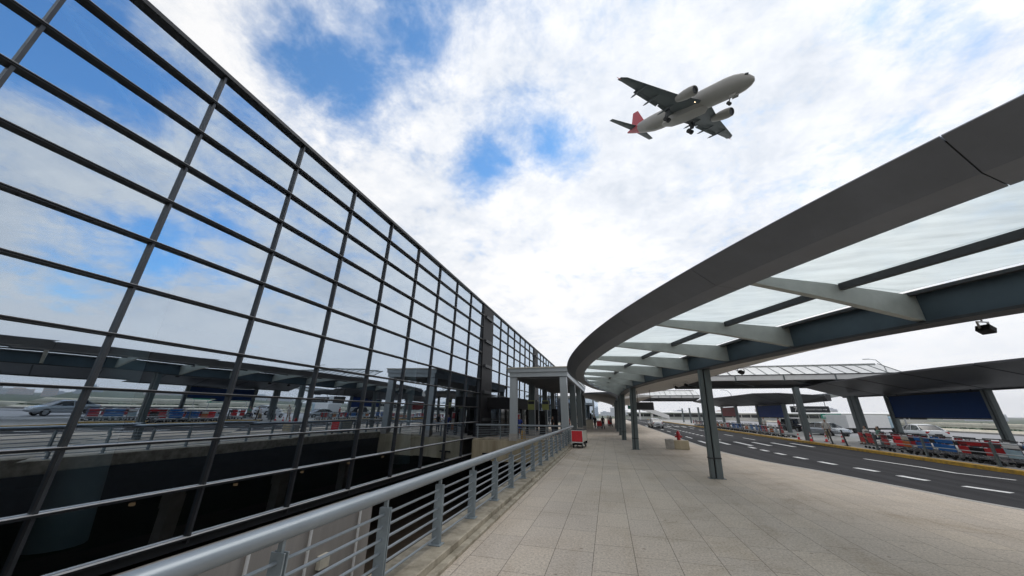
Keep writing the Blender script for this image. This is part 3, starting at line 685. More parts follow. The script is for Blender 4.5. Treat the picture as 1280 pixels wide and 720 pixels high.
for i, mm in enumerate(('green', 'cl_orange', 'paleblue', 'cream', 'cl_blue', 'red')):
    q = MB(); q.bb(-.31 + .32 * (i % 2), -.02 + .32 * (i % 2), -.075, -.062, .32 + .53 * (i // 2), .80 + .53 * (i // 2)); q.build('panel', MT[mm], t)
t = thing('wet_floor_sign', 'yellow folding wet floor sign on the bridge behind the cross railing', 'floor sign', (-6.75, 28.6, 0))
for sgn in (-1, 1):
    q = MB(); q.box((0, sgn * .13, .34), (.30, .02, .68), mtx=M.Rotation(sgn * .33, 4, 'X')); q.build('board', MT['yellow'], t)
t = thing('safety_cone', 'small white cone on the bridge behind the cross railing', 'cone', (-7.0, 28.5, 0)); q = MB(); q.tube([(0, 0, .03), (0, 0, .42)], [.12, .03], 12); q.build('cone_body', MT['white'], t); q = MB(); q.bb(-.16, .16, -.16, .16, 0, .03); q.build('base', MT['white'], t)

# ------------------------------------------------------------------ crossing canopies over the road
def crossing_canopy(y, x0, x1, label):
    t = thing('crossing_canopy', label, 'canopy', ((x0 + x1) / 2, y, 0), 0, 'pitched glass canopies across the road'); a, c = x0 - (x0 + x1) / 2, x1 - (x0 + x1) / 2
    q = MB(); q.bb(a, c, -.05, .35, 4.98, 5.42); q.build('gutter', MT['white'], t)
    q = MB(); q.bb(a, c - .35, 2.58, 2.72, 6.40, 6.56); q.build('ridge_beam', MT['rib'], t)
    q = MB(); q.bb(a - .02, c + .02, -.10, -.052, 5.40, 5.47); q.build('gutter_lip', MT['flange'], t)
    for k in range(5):
        u = a + 1.2 + (c - a - 2.4) * k / 4; q = MB(); q.bb(u - .05, u + .05, -.085, -.053, 4.9, 5.38); q.build('bracket', MT['steel'], t)
    nb = int((c - a) / .95)
    for k in range(nb):
        u0, u1 = a + (c - a) * k / nb + .03, a + (c - a) * (k + 1) / nb - .03
        for ya, za, yb, zb in ((.1, 5.45, 2.6, 6.52), (2.6, 6.52, 5.1, 5.45)):
            pass
    q = MB(); q.add([(a, .1, 5.46), (c, .1, 5.46), (c - .35, 2.6, 6.52), (a, 2.6, 6.52)], [(0, 1, 2, 3)])
    q.build('glass_roof', MT['cglass2'], t)
    for k in range(nb + 1):
        u = a + (c - a) * k / nb; big = k % 5 == 0
        wq = .09 if big else .045
        q = MB(); q.box((u - .17, 1.35, 6.0), (wq, 2.74, .06), mtx=M.Rotation(math.atan2(1.06, 2.5), 4, 'X')); q.build('glazing_bar', MT['flange'] if big else MT['steel'], t)
    q = MB(); q.add([(a, .36, 4.98), (c, .36, 4.98), (c, 2.0, 4.68), (a, 2.0, 4.68), (c, 2.6, 4.70), (a, 2.6, 4.70), (a, .36, 5.05), (c, .36, 5.05), (c, 2.6, 5.0), (a, 2.6, 5.0)], [(0, 1, 2, 3), (3, 2, 4, 5), (6, 7, 8, 9), (4, 5, 9, 8)]); q.build('soffit', MT['dsoffit'], t)
    q = MB(); q.bb(a + .2, c - .2, 2.1, 2.5, 4.40, 4.677); q.build('girder', MT['flange'], t)
    q = MB()
    for k in range(0, nb, 5): u = a + (c - a) * k / nb; q.tube([(u, .4, 4.93), (u + 2.2, 2.1, 4.58)], .05)
    q.build('brace', MT['steel'], t)
    return t
MT['cglass2'] = canopy_glass('pale_roof_glass', (.96, .97, .97), .72)
crossing_canopy(36.5, 6.6, 24.5, 'pitched glass canopy crossing the road, nearer of two')
crossing_canopy(74.5, 6.6, 17.2, 'pitched glass canopy crossing the road far away')

# ------------------------------------------------------------------ median canopies
def slab_pillar(x, y, label, h, wx=.10, wy=.36, rz=.12):
    t = thing('canopy_pillar', label, 'pillar', (x, y, 0), rz, 'slab pillars of the median canopies')
    q = MB(); q.bb(-wx / 2 - .1, wx / 2 + .1, -wy / 2, -.03, 0, h); q.build('slab', MT['steel'], t, bevel=.015)
    q = MB(); q.bb(-wx / 2 - .1, wx / 2 + .1, .03, wy / 2, 0, h); q.build('slab', MT['steel'], t, bevel=.015)
    q = MB(); q.bb(-wx / 2, wx / 2, -.03, .03, 0, h - .03); q.build('web', MT['darkgap'], t)
    q = MB(); q.bb(-.25, .25, -wy / 2 - .1, wy / 2 + .1, 0, .02); q.build('base_plate', MT['steel'], t)
    return t
def median_canopy(name, label, front, rear, sk, endcap=None):
    """front / rear: plan polylines with heights, paired"""
    t = thing(name, label, 'canopy', (rear[0][0], rear[0][1], 0), 0, 'dark canopies over the median'); o = V((rear[0][0], rear[0][1], 0))
    F = resample(catmull(front, 6), n=sk); G = resample(catmull(rear, 6), n=sk)
    F = [p - o for p in F]; G = [p - o for p in G]
    for k in range(sk):
        a, c, e, g = F[k], F[k + 1], G[k + 1], G[k]; ins = .03
        d = (c - a).normalized() * ins; d2 = (e - g).normalized() * ins
        q = MB(); q.add([a + d, c - d, e - d2, g + d2, a + d + V((0, 0, .10)), c - d + V((0, 0, .10)), e - d2 + V((0, 0, .5)), g + d2 + V((0, 0, .5))], [(0, 1, 2, 3), (4, 5, 6, 7), (0, 1, 5, 4), (1, 2, 6, 5), (2, 3, 7, 6), (3, 0, 4, 7)]); q.build('soffit_panel', MT['dsoffit'], t)
    for k in range(1, sk):
        a, g = F[k], G[k]; t_ = (F[k] - F[k - 1]).normalized() * .045; dz = V((0, 0, -.012)); q = MB(); q.add([a - t_ + dz, a + t_ + dz, g + t_ + dz, g - t_ + dz, a - t_ - dz, a + t_ - dz, g + t_ - dz, g - t_ - dz], [(0, 1, 2, 3), (4, 5, 6, 7), (0, 1, 5, 4), (1, 2, 6, 5), (2, 3, 7, 6), (3, 0, 4, 7)]); q.build('soffit_joint', MT['black'], t)
    q = MB(); q.loft([[p + V((x, 0, z)) for x, z in ((0, -.08), (.35, -.08), (.35, .55), (0, .55))] for p in G]); q.build('girder', MT['dsoffit'], t)
    # glass side rising away from the road
    H = [p + V((4.6, 0, 1.1)) for p in G]
    q = MB(); q.loft([[a + V((.36, 0, .5)), h, h + V((0, 0, .03)), a + V((.36, 0, .53))] for a, h in zip(G, H)]); q.build('glass_roof', MT['cglass'], t)
    for k in range(0, sk + 1):
        q = MB(); a = G[k] + V((.36, 0, .2)); h = H[k]
        q.add([a + V((0, -.05, 0)), a + V((0, .05, 0)), h + V((0, .05, -.10)), h + V((0, -.05, -.10)), a + V((0, -.05, .29)), a + V((0, .05, .29)), h + V((0, .05, -.01)), h + V((0, -.05, -.01))], [(0, 1, 2, 3), (4, 5, 6, 7), (0, 1, 5, 4), (1, 2, 6, 5), (2, 3, 7, 6), (3, 0, 4, 7)]); q.build('rib', MT['rib'], t)
    q = MB(); q.loft([[h + V((x, 0, z)) for x, z in ((0, -.12), (.4, -.12), (.4, .12), (0, .12))] for h in H]); q.build('fascia', MT['fascia'], t)
    return t
median_canopy('median_canopy', 'nearer dark curved canopy above the row of luggage trolleys', [(23.5, 8.5, 4.5), (20.6, 15, 4.5), (18.9, 21.4, 4.5), (18.2, 23.7, 4.5), (17.75, 26.6, 4.5), (17.7, 31, 4.5), (17.7, 34.8, 4.5), (17.75, 38.6, 4.45)],
              [(27.5, 10.5, 3.6), (24.6, 17, 3.6), (23.2, 22, 3.6), (22.6, 26.7, 3.6), (22.1, 30.3, 3.6), (21.6, 34.5, 3.6), (21.2, 37, 3.6), (20.8, 39.0, 3.6)], 8)
median_canopy('median_canopy', 'farther dark peaked canopy beyond the glass crossing roof', [(21.6, 43.2, 3.85), (19.6, 46.4, 4.2), (18.45, 48.8, 4.5), (17.9, 55, 4.5), (17.4, 62, 4.5), (16.8, 70, 4.5), (17, 80, 4.4)],
              [(21.9, 43.6, 3.5), (21.7, 46.8, 3.4), (21.6, 50, 3.35), (21.5, 56, 3.35), (21.5, 62.5, 3.4), (21.5, 70, 3.45), (21.5, 80, 3.5)], 8)
slab_pillar(21.6, 27.2, 'slab pillar at the right end of the large navy board', 3.55)
slab_pillar(21.45, 34.7, 'slab pillar at the left end of the large navy board', 3.55)
slab_pillar(20.2, 36.6, 'wide slab pillar behind the leftmost red trolleys of the near row', 3.6, wy=.85)
slab_pillar(16.3, 36.7, 'slab pillar among striped cones at the crossing canopy', 4.35, wx=.16, wy=.52, rz=0)
for yv, l in ((52.4, 'slab pillar right of the blue board under the farther canopy'), (60.8, 'slab pillar between the blue board and the maroon board'), (70, 'slab pillar right of the maroon board'), (78, 'slab pillar left of the maroon board')):
    slab_pillar(21.5, yv, l, 3.4, wy=.5)
for k, yv in enumerate((88, 97, 106)): slab_pillar(19.5, yv, 'far slab pillar beyond the farther median canopy', 3.5)
slab_pillar(25.6, 14.2, 'slab pillar of the nearer median canopy seen reflected in the glass wall', 3.6)
def board(p0, p1, z0, z1, m, label):
    p0, p1 = V(p0), V(p1); d = p1 - p0; c = (p0 + p1) / 2; t = thing('advert_board', label, 'board', (c.x, c.y, 0), math.atan2(d.y, d.x)); l = d.length / 2
    q = MB(); q.bb(-l, l, -.09, .09, z0, z1); q.build('panel', m, t)
    q = MB(); q.bb(-l - .05, l + .05, -.11, .11, z0 - .07, z0 - .003); q.bb(-l - .05, l + .05, -.11, .11, z1 + .003, z1 + .07); q.build('frame', MT['black'], t)
    for x in (-l * .8, l * .8):
        q = MB(); q.tube([(x, 0, z1 + .06), (x, 0, 3.6)], .03); q.build('hanger', MT['flange'], t)
board((21.45, 34.45), (21.6, 27.35), 1.92, 3.42, MT['navy'], 'large blank navy board between slab pillars above the trolleys')
board((21.5, 60.55), (21.5, 52.6), 1.75, 3.2, MT['midblue'], 'blank blue board under the farther median canopy')
board((21.5, 77.7), (21.5, 70.2), 1.75, 3.2, MT['maroon'], 'blank maroon board under the farther median canopy')
# sign with the number 7
t = thing('zone_sign', 'charcoal hanging sign with a white number 7 beside the farther canopy', 'sign', (20.3, 44, 0), 0)
q = MB(); q.bb(-1.68, 1.7, -.09, .09, 2.27, 2.90); q.build('board', MT['signgrey'], t, bevel=.01)
for x in (-1.3, 1.45):
    q = MB(); q.tube([(x, 0, 2.9), (x, 0, 4.0)], .03); q.build('hanger', MT['flange'], t)
fc = bpy.data.curves.new('numeral', 'FONT'); fc.body = '7'; fc.size = .62; fc.extrude = .006; fc.align_x = 'CENTER'
tmpo = bpy.data.objects.new('numeral_curve', fc); COL.objects.link(tmpo); fme = bpy.data.meshes.new_from_object(tmpo.evaluated_get(bpy.context.evaluated_depsgraph_get())); bpy.data.objects.remove(tmpo); bpy.data.curves.remove(fc)
fme.materials.clear(); fme.materials.append(MT['signwhite']); fo = bpy.data.objects.new('numeral', fme); COL.objects.link(fo); fo.parent = t; fo.location = (-1.28, -.10, 2.37); fo.rotation_euler = (R(90), 0, 0)
q = MB(); x = -.6
rr = random.Random(3)
while x < .95:
    wl = rr.uniform(.05, .10); q.bb(x, x + .022, -.100, -.092, 2.50, 2.66); q.bb(x, x + wl, -.100, -.092, 2.60, 2.625)
    if rr.random() < .6: q.bb(x + wl - .02, x + wl, -.100, -.092, 2.50, 2.60)
    x += wl + .05
q.build('lettering', MT['signwhite'], t)
q = MB(); q.bb(1.1, 1.4, -.100, -.092, 2.565, 2.60); q.add([(1.36, -.100, 2.50), (1.48, -.100, 2.582), (1.36, -.100, 2.665)], [(0, 1, 2)]); q.build('arrow', MT['signwhite'], t)

# ------------------------------------------------------------------ luggage trolleys
def wheel_mb(r=.07, wd=.035):
    q = MB(); q.tube([(-wd / 2, 0, 0), (wd / 2, 0, 0)], r, 12); return q
def make_trolley(up, lowm, label, loc, rz, group=None):
    """panel side faces local -y"""
    t = thing('luggage_trolley', label, 'luggage trolley', loc, rz, group)
    q = MB()
    for x in (-.27, .27):
        q.tube([(x, .50, .16), (x, -.36, .20), (x, -.42, .26), (x, -.50, 1.02)], .018, 6)
    q.tube([(-.27, .50, .16), (.27, .50, .16)], .018, 6); q.tube([(-.27, -.3, .2), (.27, -.3, .2)], .018, 6); q.tube([(-.27, -.46, .64), (.27, -.46, .64)], .014, 6)
    q.build('frame', MT['chrome'], t, smooth=True)
    q = MB(); q.bb(-.25, .25, -.34, .46, .205, .225); q.build('deck', MT['flange'], t)
    q = MB(); q.tube([(-.33, -.50, 1.03), (.33, -.50, 1.03)], .024, 8); q.build('handle', MT['black'], t, smooth=True)
    q = MB(); q.box((0, -.515, .85), (.58, .018, .20), mtx=M.Rotation(.1, 4, 'X')); q.build('upper_panel', up, t, bevel=.004)
    q = MB(); q.box((0, -.485, .53), (.58, .018, .31), mtx=M.Rotation(.1, 4, 'X')); q.build('lower_panel', lowm, t, bevel=.004)
    q = MB(); q.bb(-.25, .25, -.44, -.22, .70, .72); q.bb(-.25, .25, -.23, -.215, .70, .86); q.bb(-.255, -.24, -.44, -.215, .70, .86); q.bb(.24, .255, -.44, -.215, .70, .86); q.build('basket', MT['flange'], t)
    for x, y in ((-.24, -.34), (.24, -.34), (-.18, .44), (.18, .44)):
        q = wheel_mb(); q.v = [(a + x, c + y, e + .07) for a, c, e in q.v]; wq = q.build('wheel', MT['tyre'], t)
    return t
RZ = -R(90)   # local -y -> world -x
TG = 'luggage trolleys along the median kerb'
proto = {}
cols = {'red': ('red', 'red'), 'darkred': ('darkred', 'red'), 'brightred': ('brightred', 'brightred'), 'blue': ('blue', 'blue'), 'white': ('white', 'paleblue'), 'black': ('red', 'black'), 'mixed': ('cream', 'cl_orange')}
seq = [(18.3, 'red'), (19.05, 'blue'), (19.75, 'blue'), (20.6, 'white'), (21.45, 'darkred'), (22.05, 'black'), (22.65, 'darkred'), (23.3, 'blue'), (23.95, 'blue'), (24.65, 'blue'), (25.3, 'blue'), (25.95, 'mixed'), (26.75, 'brightred'), (27.5, 'darkred'), (28.9, 'red'), (29.75, 'red')]
words = {'red': 'red', 'darkred': 'dark red', 'brightred': 'bright red', 'blue': 'blue', 'white': 'white and pale blue', 'black': 'black and red', 'mixed': 'cream and orange'}
ordn = ['rightmost', 'second from right', 'third from right', 'fourth from right', 'fifth from right', 'sixth from right', 'seventh from right', 'eighth from right', 'ninth from right', 'tenth from right', 'eleventh from right', 'twelfth from right']
tot = {}; 
for _, c in seq: tot[c] = tot.get(c, 0) + 1
seen = {}
for i, (yy, c) in enumerate(seq):
    k = seen.get(c, 0); seen[c] = k + 1
    lab = 'luggage trolley with %s panels in the near row behind the guard rail' % words[c] if tot[c] == 1 else '%s luggage trolley, %s of its colour in the near row' % (words[c], ordn[k])
    loc = (16.75 + random.uniform(-.12, .12), yy, 0); rz = RZ + random.uniform(-.22, .22)
    if c not in proto: proto[c] = make_trolley(MT[cols[c][0]], MT[cols[c][1]], lab, loc, rz, TG)
    else: dup(proto[c], loc, rz, lab)
yy = 18.6
while yy < 29.6:
    c = random.choice(['red', 'darkred', 'blue', 'white', 'black', 'darkred', 'red'])
    dup(proto[c], (17.75 + random.uniform(-.2, .2), yy, 0), RZ + random.uniform(-.3, .3), '%s luggage trolley in the second rank behind the near row' % words[c], 'second rank of near trolleys')
    yy += .78
yy = 41.0; i = 0
while yy < 78:
    c = 'blue' if 45.5 < yy < 48.5 or 52 < yy < 56 or random.random() < .12 else random.choice(['red', 'darkred', 'brightred', 'mixed', 'red', 'white'])
    dup(proto[c], (16.7 + random.uniform(-.15, .15), yy, 0), RZ + random.uniform(-.25, .25), '%s luggage trolley in the long far row beyond the crossing' % words[c], 'far row of luggage trolleys')
    yy += .74; i += 1
# guard rail in front of the near trolleys
def guard(name, label, x, ys, z=.98):
    t = thing(name, label, 'guard rail', (x, ys[0], 0)); y0 = ys[0]
    for yv in ys:
        q = MB(); q.bb(-.04, .04, yv - y0 - .05, yv - y0 + .05, 0, z); q.box((0, yv - y0, .01), (.2, .2, .02)); q.build('post', MT['steel'], t, bevel=.005)
    for zz in (.52, .93):
        q = MB(); q.tube([(0, -.2, zz), (0, ys[-1] - y0 + .2, zz)], .02, 8); q.build('rail', MT['rail'], t, smooth=True)
guard('guard_rail', 'low grey guard rail in front of the near row of trolleys', 16.02, [13.4, 17.2, 21.0, 24.6, 28.2])
guard('guard_rail', 'low grey guard rail in front of the far row of trolleys', 16.0, [41, 46, 51, 56, 61, 66, 71, 76])
for x, yv, l in ((16.1, 31.3, 'dark leaning barrier post at the open end of the guard rail, nearer one'), (16.1, 33.0, 'dark leaning barrier post by the crossing, farther one')):
    t = thing('barrier_post', l, 'post', (x, yv, 0)); q = MB(); q.tube([(0, 0, 0), (-.10, .05, 1.05)], .055, 8); q.build('tube', MT['flange'], t, smooth=True); q = MB(); q.box((0, 0, .015), (.25, .25, .03)); q.build('base', MT['flange'], t)
# striped cones round the crossing pillar
for i, (x, yv, l) in enumerate(((15.95, 35.6, 'red and white cone in front of the crossing pillar'), (16.95, 35.5, 'red and white cone right of the crossing pillar'), (17.9, 35.2, 'red and white cone standing alone between pillar and guard posts'), (15.95, 37.6, 'red and white cone left of the crossing pillar'))):
    t = thing('traffic_cone', l, 'traffic cone', (x, yv, 0)); q = MB(); q.bb(-.14, .14, -.14, .14, 0, .03); q.build('base', MT['darkred'], t)
    r_ = lambda z: .10 - .11 * z / .85
    for z0, z1, mm in ((.03, .22, 'brightred'), (.22, .36, 'white'), (.36, .50, 'brightred'), (.50, .62, 'white'), (.62, .68, 'brightred')):
        q = MB(); q.tube([(0, 0, z0), (0, 0, z1)], [r_(z0), r_(z1)], 14); q.build('stripe' if mm == 'white' else 'cone_body', MT[mm], t, smooth=True)
# stacked red trolley by the railing and trolleys further along the walk
def stacked_trolley(loc, label, side, rz=0, ln=1.5):
    t = thing('luggage_trolley', label, 'luggage trolley', loc, rz)
    q = MB(); q.bb(-.325, .325, -.04, .02, .37, .98); q.build('end_panel', MT['brightred'], t, bevel=.01)
    q = MB()
    for x0, x1, z0, z1 in ((-.36, -.33, .16, 1.02), (.33, .36, .16, 1.02), (-.33, .33, .985, 1.02), (-.33, .33, .30, .36)): q.bb(x0, x1, -.035, .035, z0, z1)
    q.build('end_frame', MT['white'], t)
    for x in (-.34, .34):
        q = MB(); q.bb(x - .012, x + .012, .04, ln, .36, 1.0); q.build('side_panel', side, t)
    q = MB(); q.bb(-.36, .36, .04, ln, 1.005, 1.05); q.bb(-.33, .33, .05, ln - .05, .18, .24); q.bb(-.36, .36, ln, ln + .03, .2, 1.04); q.build('top_rail', MT['black'], t)
    for x, y in ((-.27, .15), (.27, .15), (-.27, ln - .15), (.27, ln - .15)):
        q = wheel_mb(.10, .05); q.v = [(a + x, c + y, e + .10) for a, c, e in q.v]; q.build('wheel', MT['tyre'], t)
stacked_trolley((-1.98, 22.9, 0), 'nested luggage trolleys with a bright red end panel and cream sides by the railing', MT['cream'], rz=R(-6))
stacked_trolley((-1.35, 52.5, 0), 'far luggage trolley with red end panel between two people in black on the walkway', MT['chrome'])
stacked_trolley((.15, 63, 0), 'farthest red luggage trolley on the walkway beside the columns', MT['chrome'])
t = thing('ticket_booth', 'cream box counter standing beside the walkway behind the red trolley', 'counter', (-2.7, 52, 0)); q = MB(); q.bb(-.55, .55, -.4, .4, .05, 1.15); q.build('body', MT['cream'], t); q = MB(); q.bb(-.6, .6, -.45, .45, 1.15, 1.2); q.build('top', MT['concrete'], t)

# ------------------------------------------------------------------ concrete block and hydrant at the road kerb
t = thing('concrete_block', 'pale concrete barrier block on the pavement near the road kerb', 'block', (4.05, 24.5, 0), -.05)
q = MB(); q.bb(-.78, -.32, -.25, .25, 0, .56); q.build('end_block', MT['kerbstone'], t, bevel=.02); q = MB(); q.bb(-.315, .52, -.2, .25, 0, .50); q.build('long_block', MT['beige'], t, bevel=.02)
t = thing('fire_hydrant', 'red fire hydrant behind the pale concrete block', 'fire hydrant', (4.15, 25.05, 0))
q = MB(); q.tube([(0, 0, 0), (0, 0, .05), (0, 0, .06), (0, 0, .80), (0, 0, .81), (0, 0, .85), (0, 0, .86), (0, 0, .94), (0, 0, .99)], [.17, .17, .105, .105, .135, .135, .12, .095, .04], 14); q.build('barrel', MT['red'], t, smooth=True)
q = MB(); q.tube([(-.21, 0, .68), (.21, 0, .68)], .055, 10); q.build('hose_outlet', MT['red'], t); q = MB(); q.tube([(0, 0, .97), (0, 0, 1.05)], .035, 6); q.build('valve_nut', MT['red'], t)

# ------------------------------------------------------------------ cars
def make_car(label, loc, rz, paint, kind='sedan'):
    t = thing('parked_car', label, 'car', loc, rz)     # front towards local +y
    if kind == 'sedan':
        st = [(-2.3, .62, .45, .80), (-2.22, .78, .34, .93), (-1.6, .88, .28, .98), (-.6, .90, .27, .97), (.6, .90, .27, .96), (1.3, .89, .28, .92), (2.0, .83, .32, .80), (2.25, .70, .38, .68), (2.32, .55, .44, .60)]
        gh = [(-1.75, .62, .98), (-1.05, .62, 1.40), (-.1, .64, 1.46), (.45, .63, 1.40), (1.30, .66, .93)]
        hw = .88
    else:
        st = [(-2.3, .75, .40, 1.05), (-2.25, .86, .32, 1.12), (-1.6, .92, .28, 1.14), (.6, .93, .28, 1.12), (1.5, .90, .30, 1.02), (2.1, .82, .34, .90), (2.3, .6, .42, .72)]
        gh = [(-2.2, .72, 1.13), (-1.95, .70, 1.72), (-.2, .72, 1.82), (.7, .70, 1.74), (1.55, .74, 1.04)]
        hw = .92
    q = MB(); rings = []
    for y, wv, zb, zt in st:
        m = (zb + zt) / 2
        rings.append([V((x, y, z)) for x, z in ((-wv * .9, zb), (wv * .9, zb), (wv, m), (wv * .97, zt - .1), (wv * .86, zt), (-wv * .86, zt), (-wv * .97, zt - .1), (-wv, m))])
    q.loft(rings); q.build('body', paint, t, smooth=True)
    belt = lambda y: [a for a in [z1 + (z2 - z1) * (y - y1) / (y2 - y1) for (y1, _, _, z1), (y2, _, _, z2) in zip(st, st[1:]) if y1 <= y <= y2]][0] - .03
    q = MB(); rings = []
    for y, wv, zt in gh:
        zb = belt(y); h = max(.02, zt - zb - .05); wb = hw - .06
        rings.append([V((x, y, z)) for x, z in ((-wb, zb), (wb, zb), (wv, zb + h), (-wv, zb + h))])
    q.loft(rings); q.build('windows', MT['carglass'], t)
    q = MB(); rings = []
    for y, wv, zt in gh[1:-1]:
        rings.append([V((x, y, z)) for x, z in ((-wv - .02, zt - .07), (wv + .02, zt - .07), (wv * .8, zt), (-wv * .8, zt))])
    q.loft(rings); q.build('roof', paint, t, smooth=True)
    for s in (-1, 1):
        for (y1, w1, z1), (y2, w2, z2) in list(zip(gh, gh[1:])):
            if (y1, y2) in ((gh[0][0], gh[1][0]), (gh[-2][0], gh[-1][0])):
                q = MB(); q.tube([(s * (hw - .06 if y1 == gh[0][0] else w1 + .01), y1, belt(y1) if y1 == gh[0][0] else z1 - .03), (s * (w2 + .01 if y1 == gh[0][0] else hw - .05), y2, z2 - .03 if y1 == gh[0][0] else belt(y2))], .035, 6); q.build('roof_pillar', paint, t)
        q = MB(); q.tube([(s * (hw - .05), .1 - .45, belt(0)), (s * (gh[2][1] + .01), -.30, gh[2][2] - .05)], .035, 6); q.build('roof_pillar', paint, t)
    for x, y in ((-.80, -1.4), (.80, -1.4), (-.80, 1.4), (.80, 1.4)):
        q = MB(); q.tube([(-.1, 0, 0), (.1, 0, 0)], .33, 18); wq = q.build('wheel', MT['tyre'], t, loc=(x, y, .33)); q = MB(); q.tube([(-.108, 0, 0), (.108, 0, 0)], .2, 12); q.build('rim', MT['chrome'], wq)
    for s in (-1, 1):
        q = MB(); q.box((s * .62, st[-3][0] + .10, st[-3][3] - .10), (.30, .22, .12)); q.build('headlight', MT['lampclear'], t, bevel=.02)
        q = MB(); q.box((s * .62, st[1][0] - .01, st[1][3] - .15), (.28, .12, .16)); q.build('taillight', MT['lampred'], t, bevel=.02)
        q = MB(); q.box((s * (hw + .06), .62, belt(.6) + .08), (.16, .1, .12)); q.build('mirror', paint, t, bevel=.02)
    q = MB(); q.box((0, st[0][0] + .02, .62), (.5, .06, .13)); q.box((0, st[-1][0] - .03, .46), (.8, .08, .12)); q.build('number_plate', MT['signgrey'], t)
    return t
make_car('white car parked beyond the seated people behind the near trolleys', (28.3, 43.2, -.13), R(-8), MT['carwhite'])
make_car('silver car facing the camera beside the crossing pillar', (22.9, 47.6, -.13), R(196), MT['carsilver'])
make_car('black van behind the crossing pillar, left of the silver car', (25.0, 58.5, -.13), R(186), MT['carblack'], 'van')
make_car('white car between the black van and the blue board', (27.0, 62.5, -.13), R(184), MT['carwhite'])
make_car('white car stopped on the near road beyond the canopy columns', (7.4, 64.5, -.13), R(4), MT['carwhite'])
make_car('black car on the outer road, seen reflected in the glass wall', (27.8, 12.5, -.13), R(2), MT['carblack'])
make_car('silver car on the outer road, seen reflected in the glass wall', (31.0, 23.0, -.13), R(180), MT['carsilver'])
make_car('white car on the outer road, seen reflected in the glass wall', (33.0, 5.0, -.13), R(3), MT['carwhite'])

# white box truck behind the pillars
t = thing('box_truck', 'large white box truck parked on the outer road behind slab pillars', 'truck', (33.2, 60, -.13), R(-62))
q = MB(); q.bb(-1.25, 1.25, -4.2, 3.2, .62, 2.25); q.build('cargo_box', MT['white'], t, bevel=.03)
q = MB(); q.bb(-1.15, 1.15, 3.3, 5.0, .55, 2.1); q.build('cab', MT['paleblue'], t, bevel=.15)
q = MB(); q.bb(-.6, .6, -4.1, 4.9, .40, .58); q.build('chassis', MT['black'], t)
for x in (-1.0, 1.0):
    for yv in (-2.9, -1.9, 4.1):
        q = MB(); q.tube([(x - .14, yv, .4), (x + .14, yv, .4)], .4, 16); q.build('wheel', MT['tyre'], t)

# ------------------------------------------------------------------ people
def skinned(verts, edges, rad, name, m, parent, sub=1):
    me = bpy.data.meshes.new(name); me.from_pydata(verts, edges, [])
    o = bpy.data.objects.new(name, me); COL.objects.link(o)
    md = o.modifiers.new('skin', 'SKIN'); md.use_smooth_shade = True
    if not me.skin_vertices: me.attributes  # layer is created with the modifier
    for i, r in enumerate(rad):
        sv = me.skin_vertices[0].data[i]; sv.radius = (r, r) if not isinstance(r, tuple) else r; sv.use_root = (i == 0)
    sb = o.modifiers.new('sub', 'SUBSURF'); sb.levels = sub; sb.render_levels = sub
    dg = bpy.context.evaluated_depsgraph_get(); me2 = bpy.data.meshes.new_from_object(o.evaluated_get(dg)); me2.materials.clear(); me2.materials.append(m)
    for p in me2.polygons: p.use_smooth = True
    o.modifiers.clear(); o.data = me2; bpy.data.meshes.remove(me); me2.name = name; o.parent = parent
    return o
def ensure_skin(me):
    pass
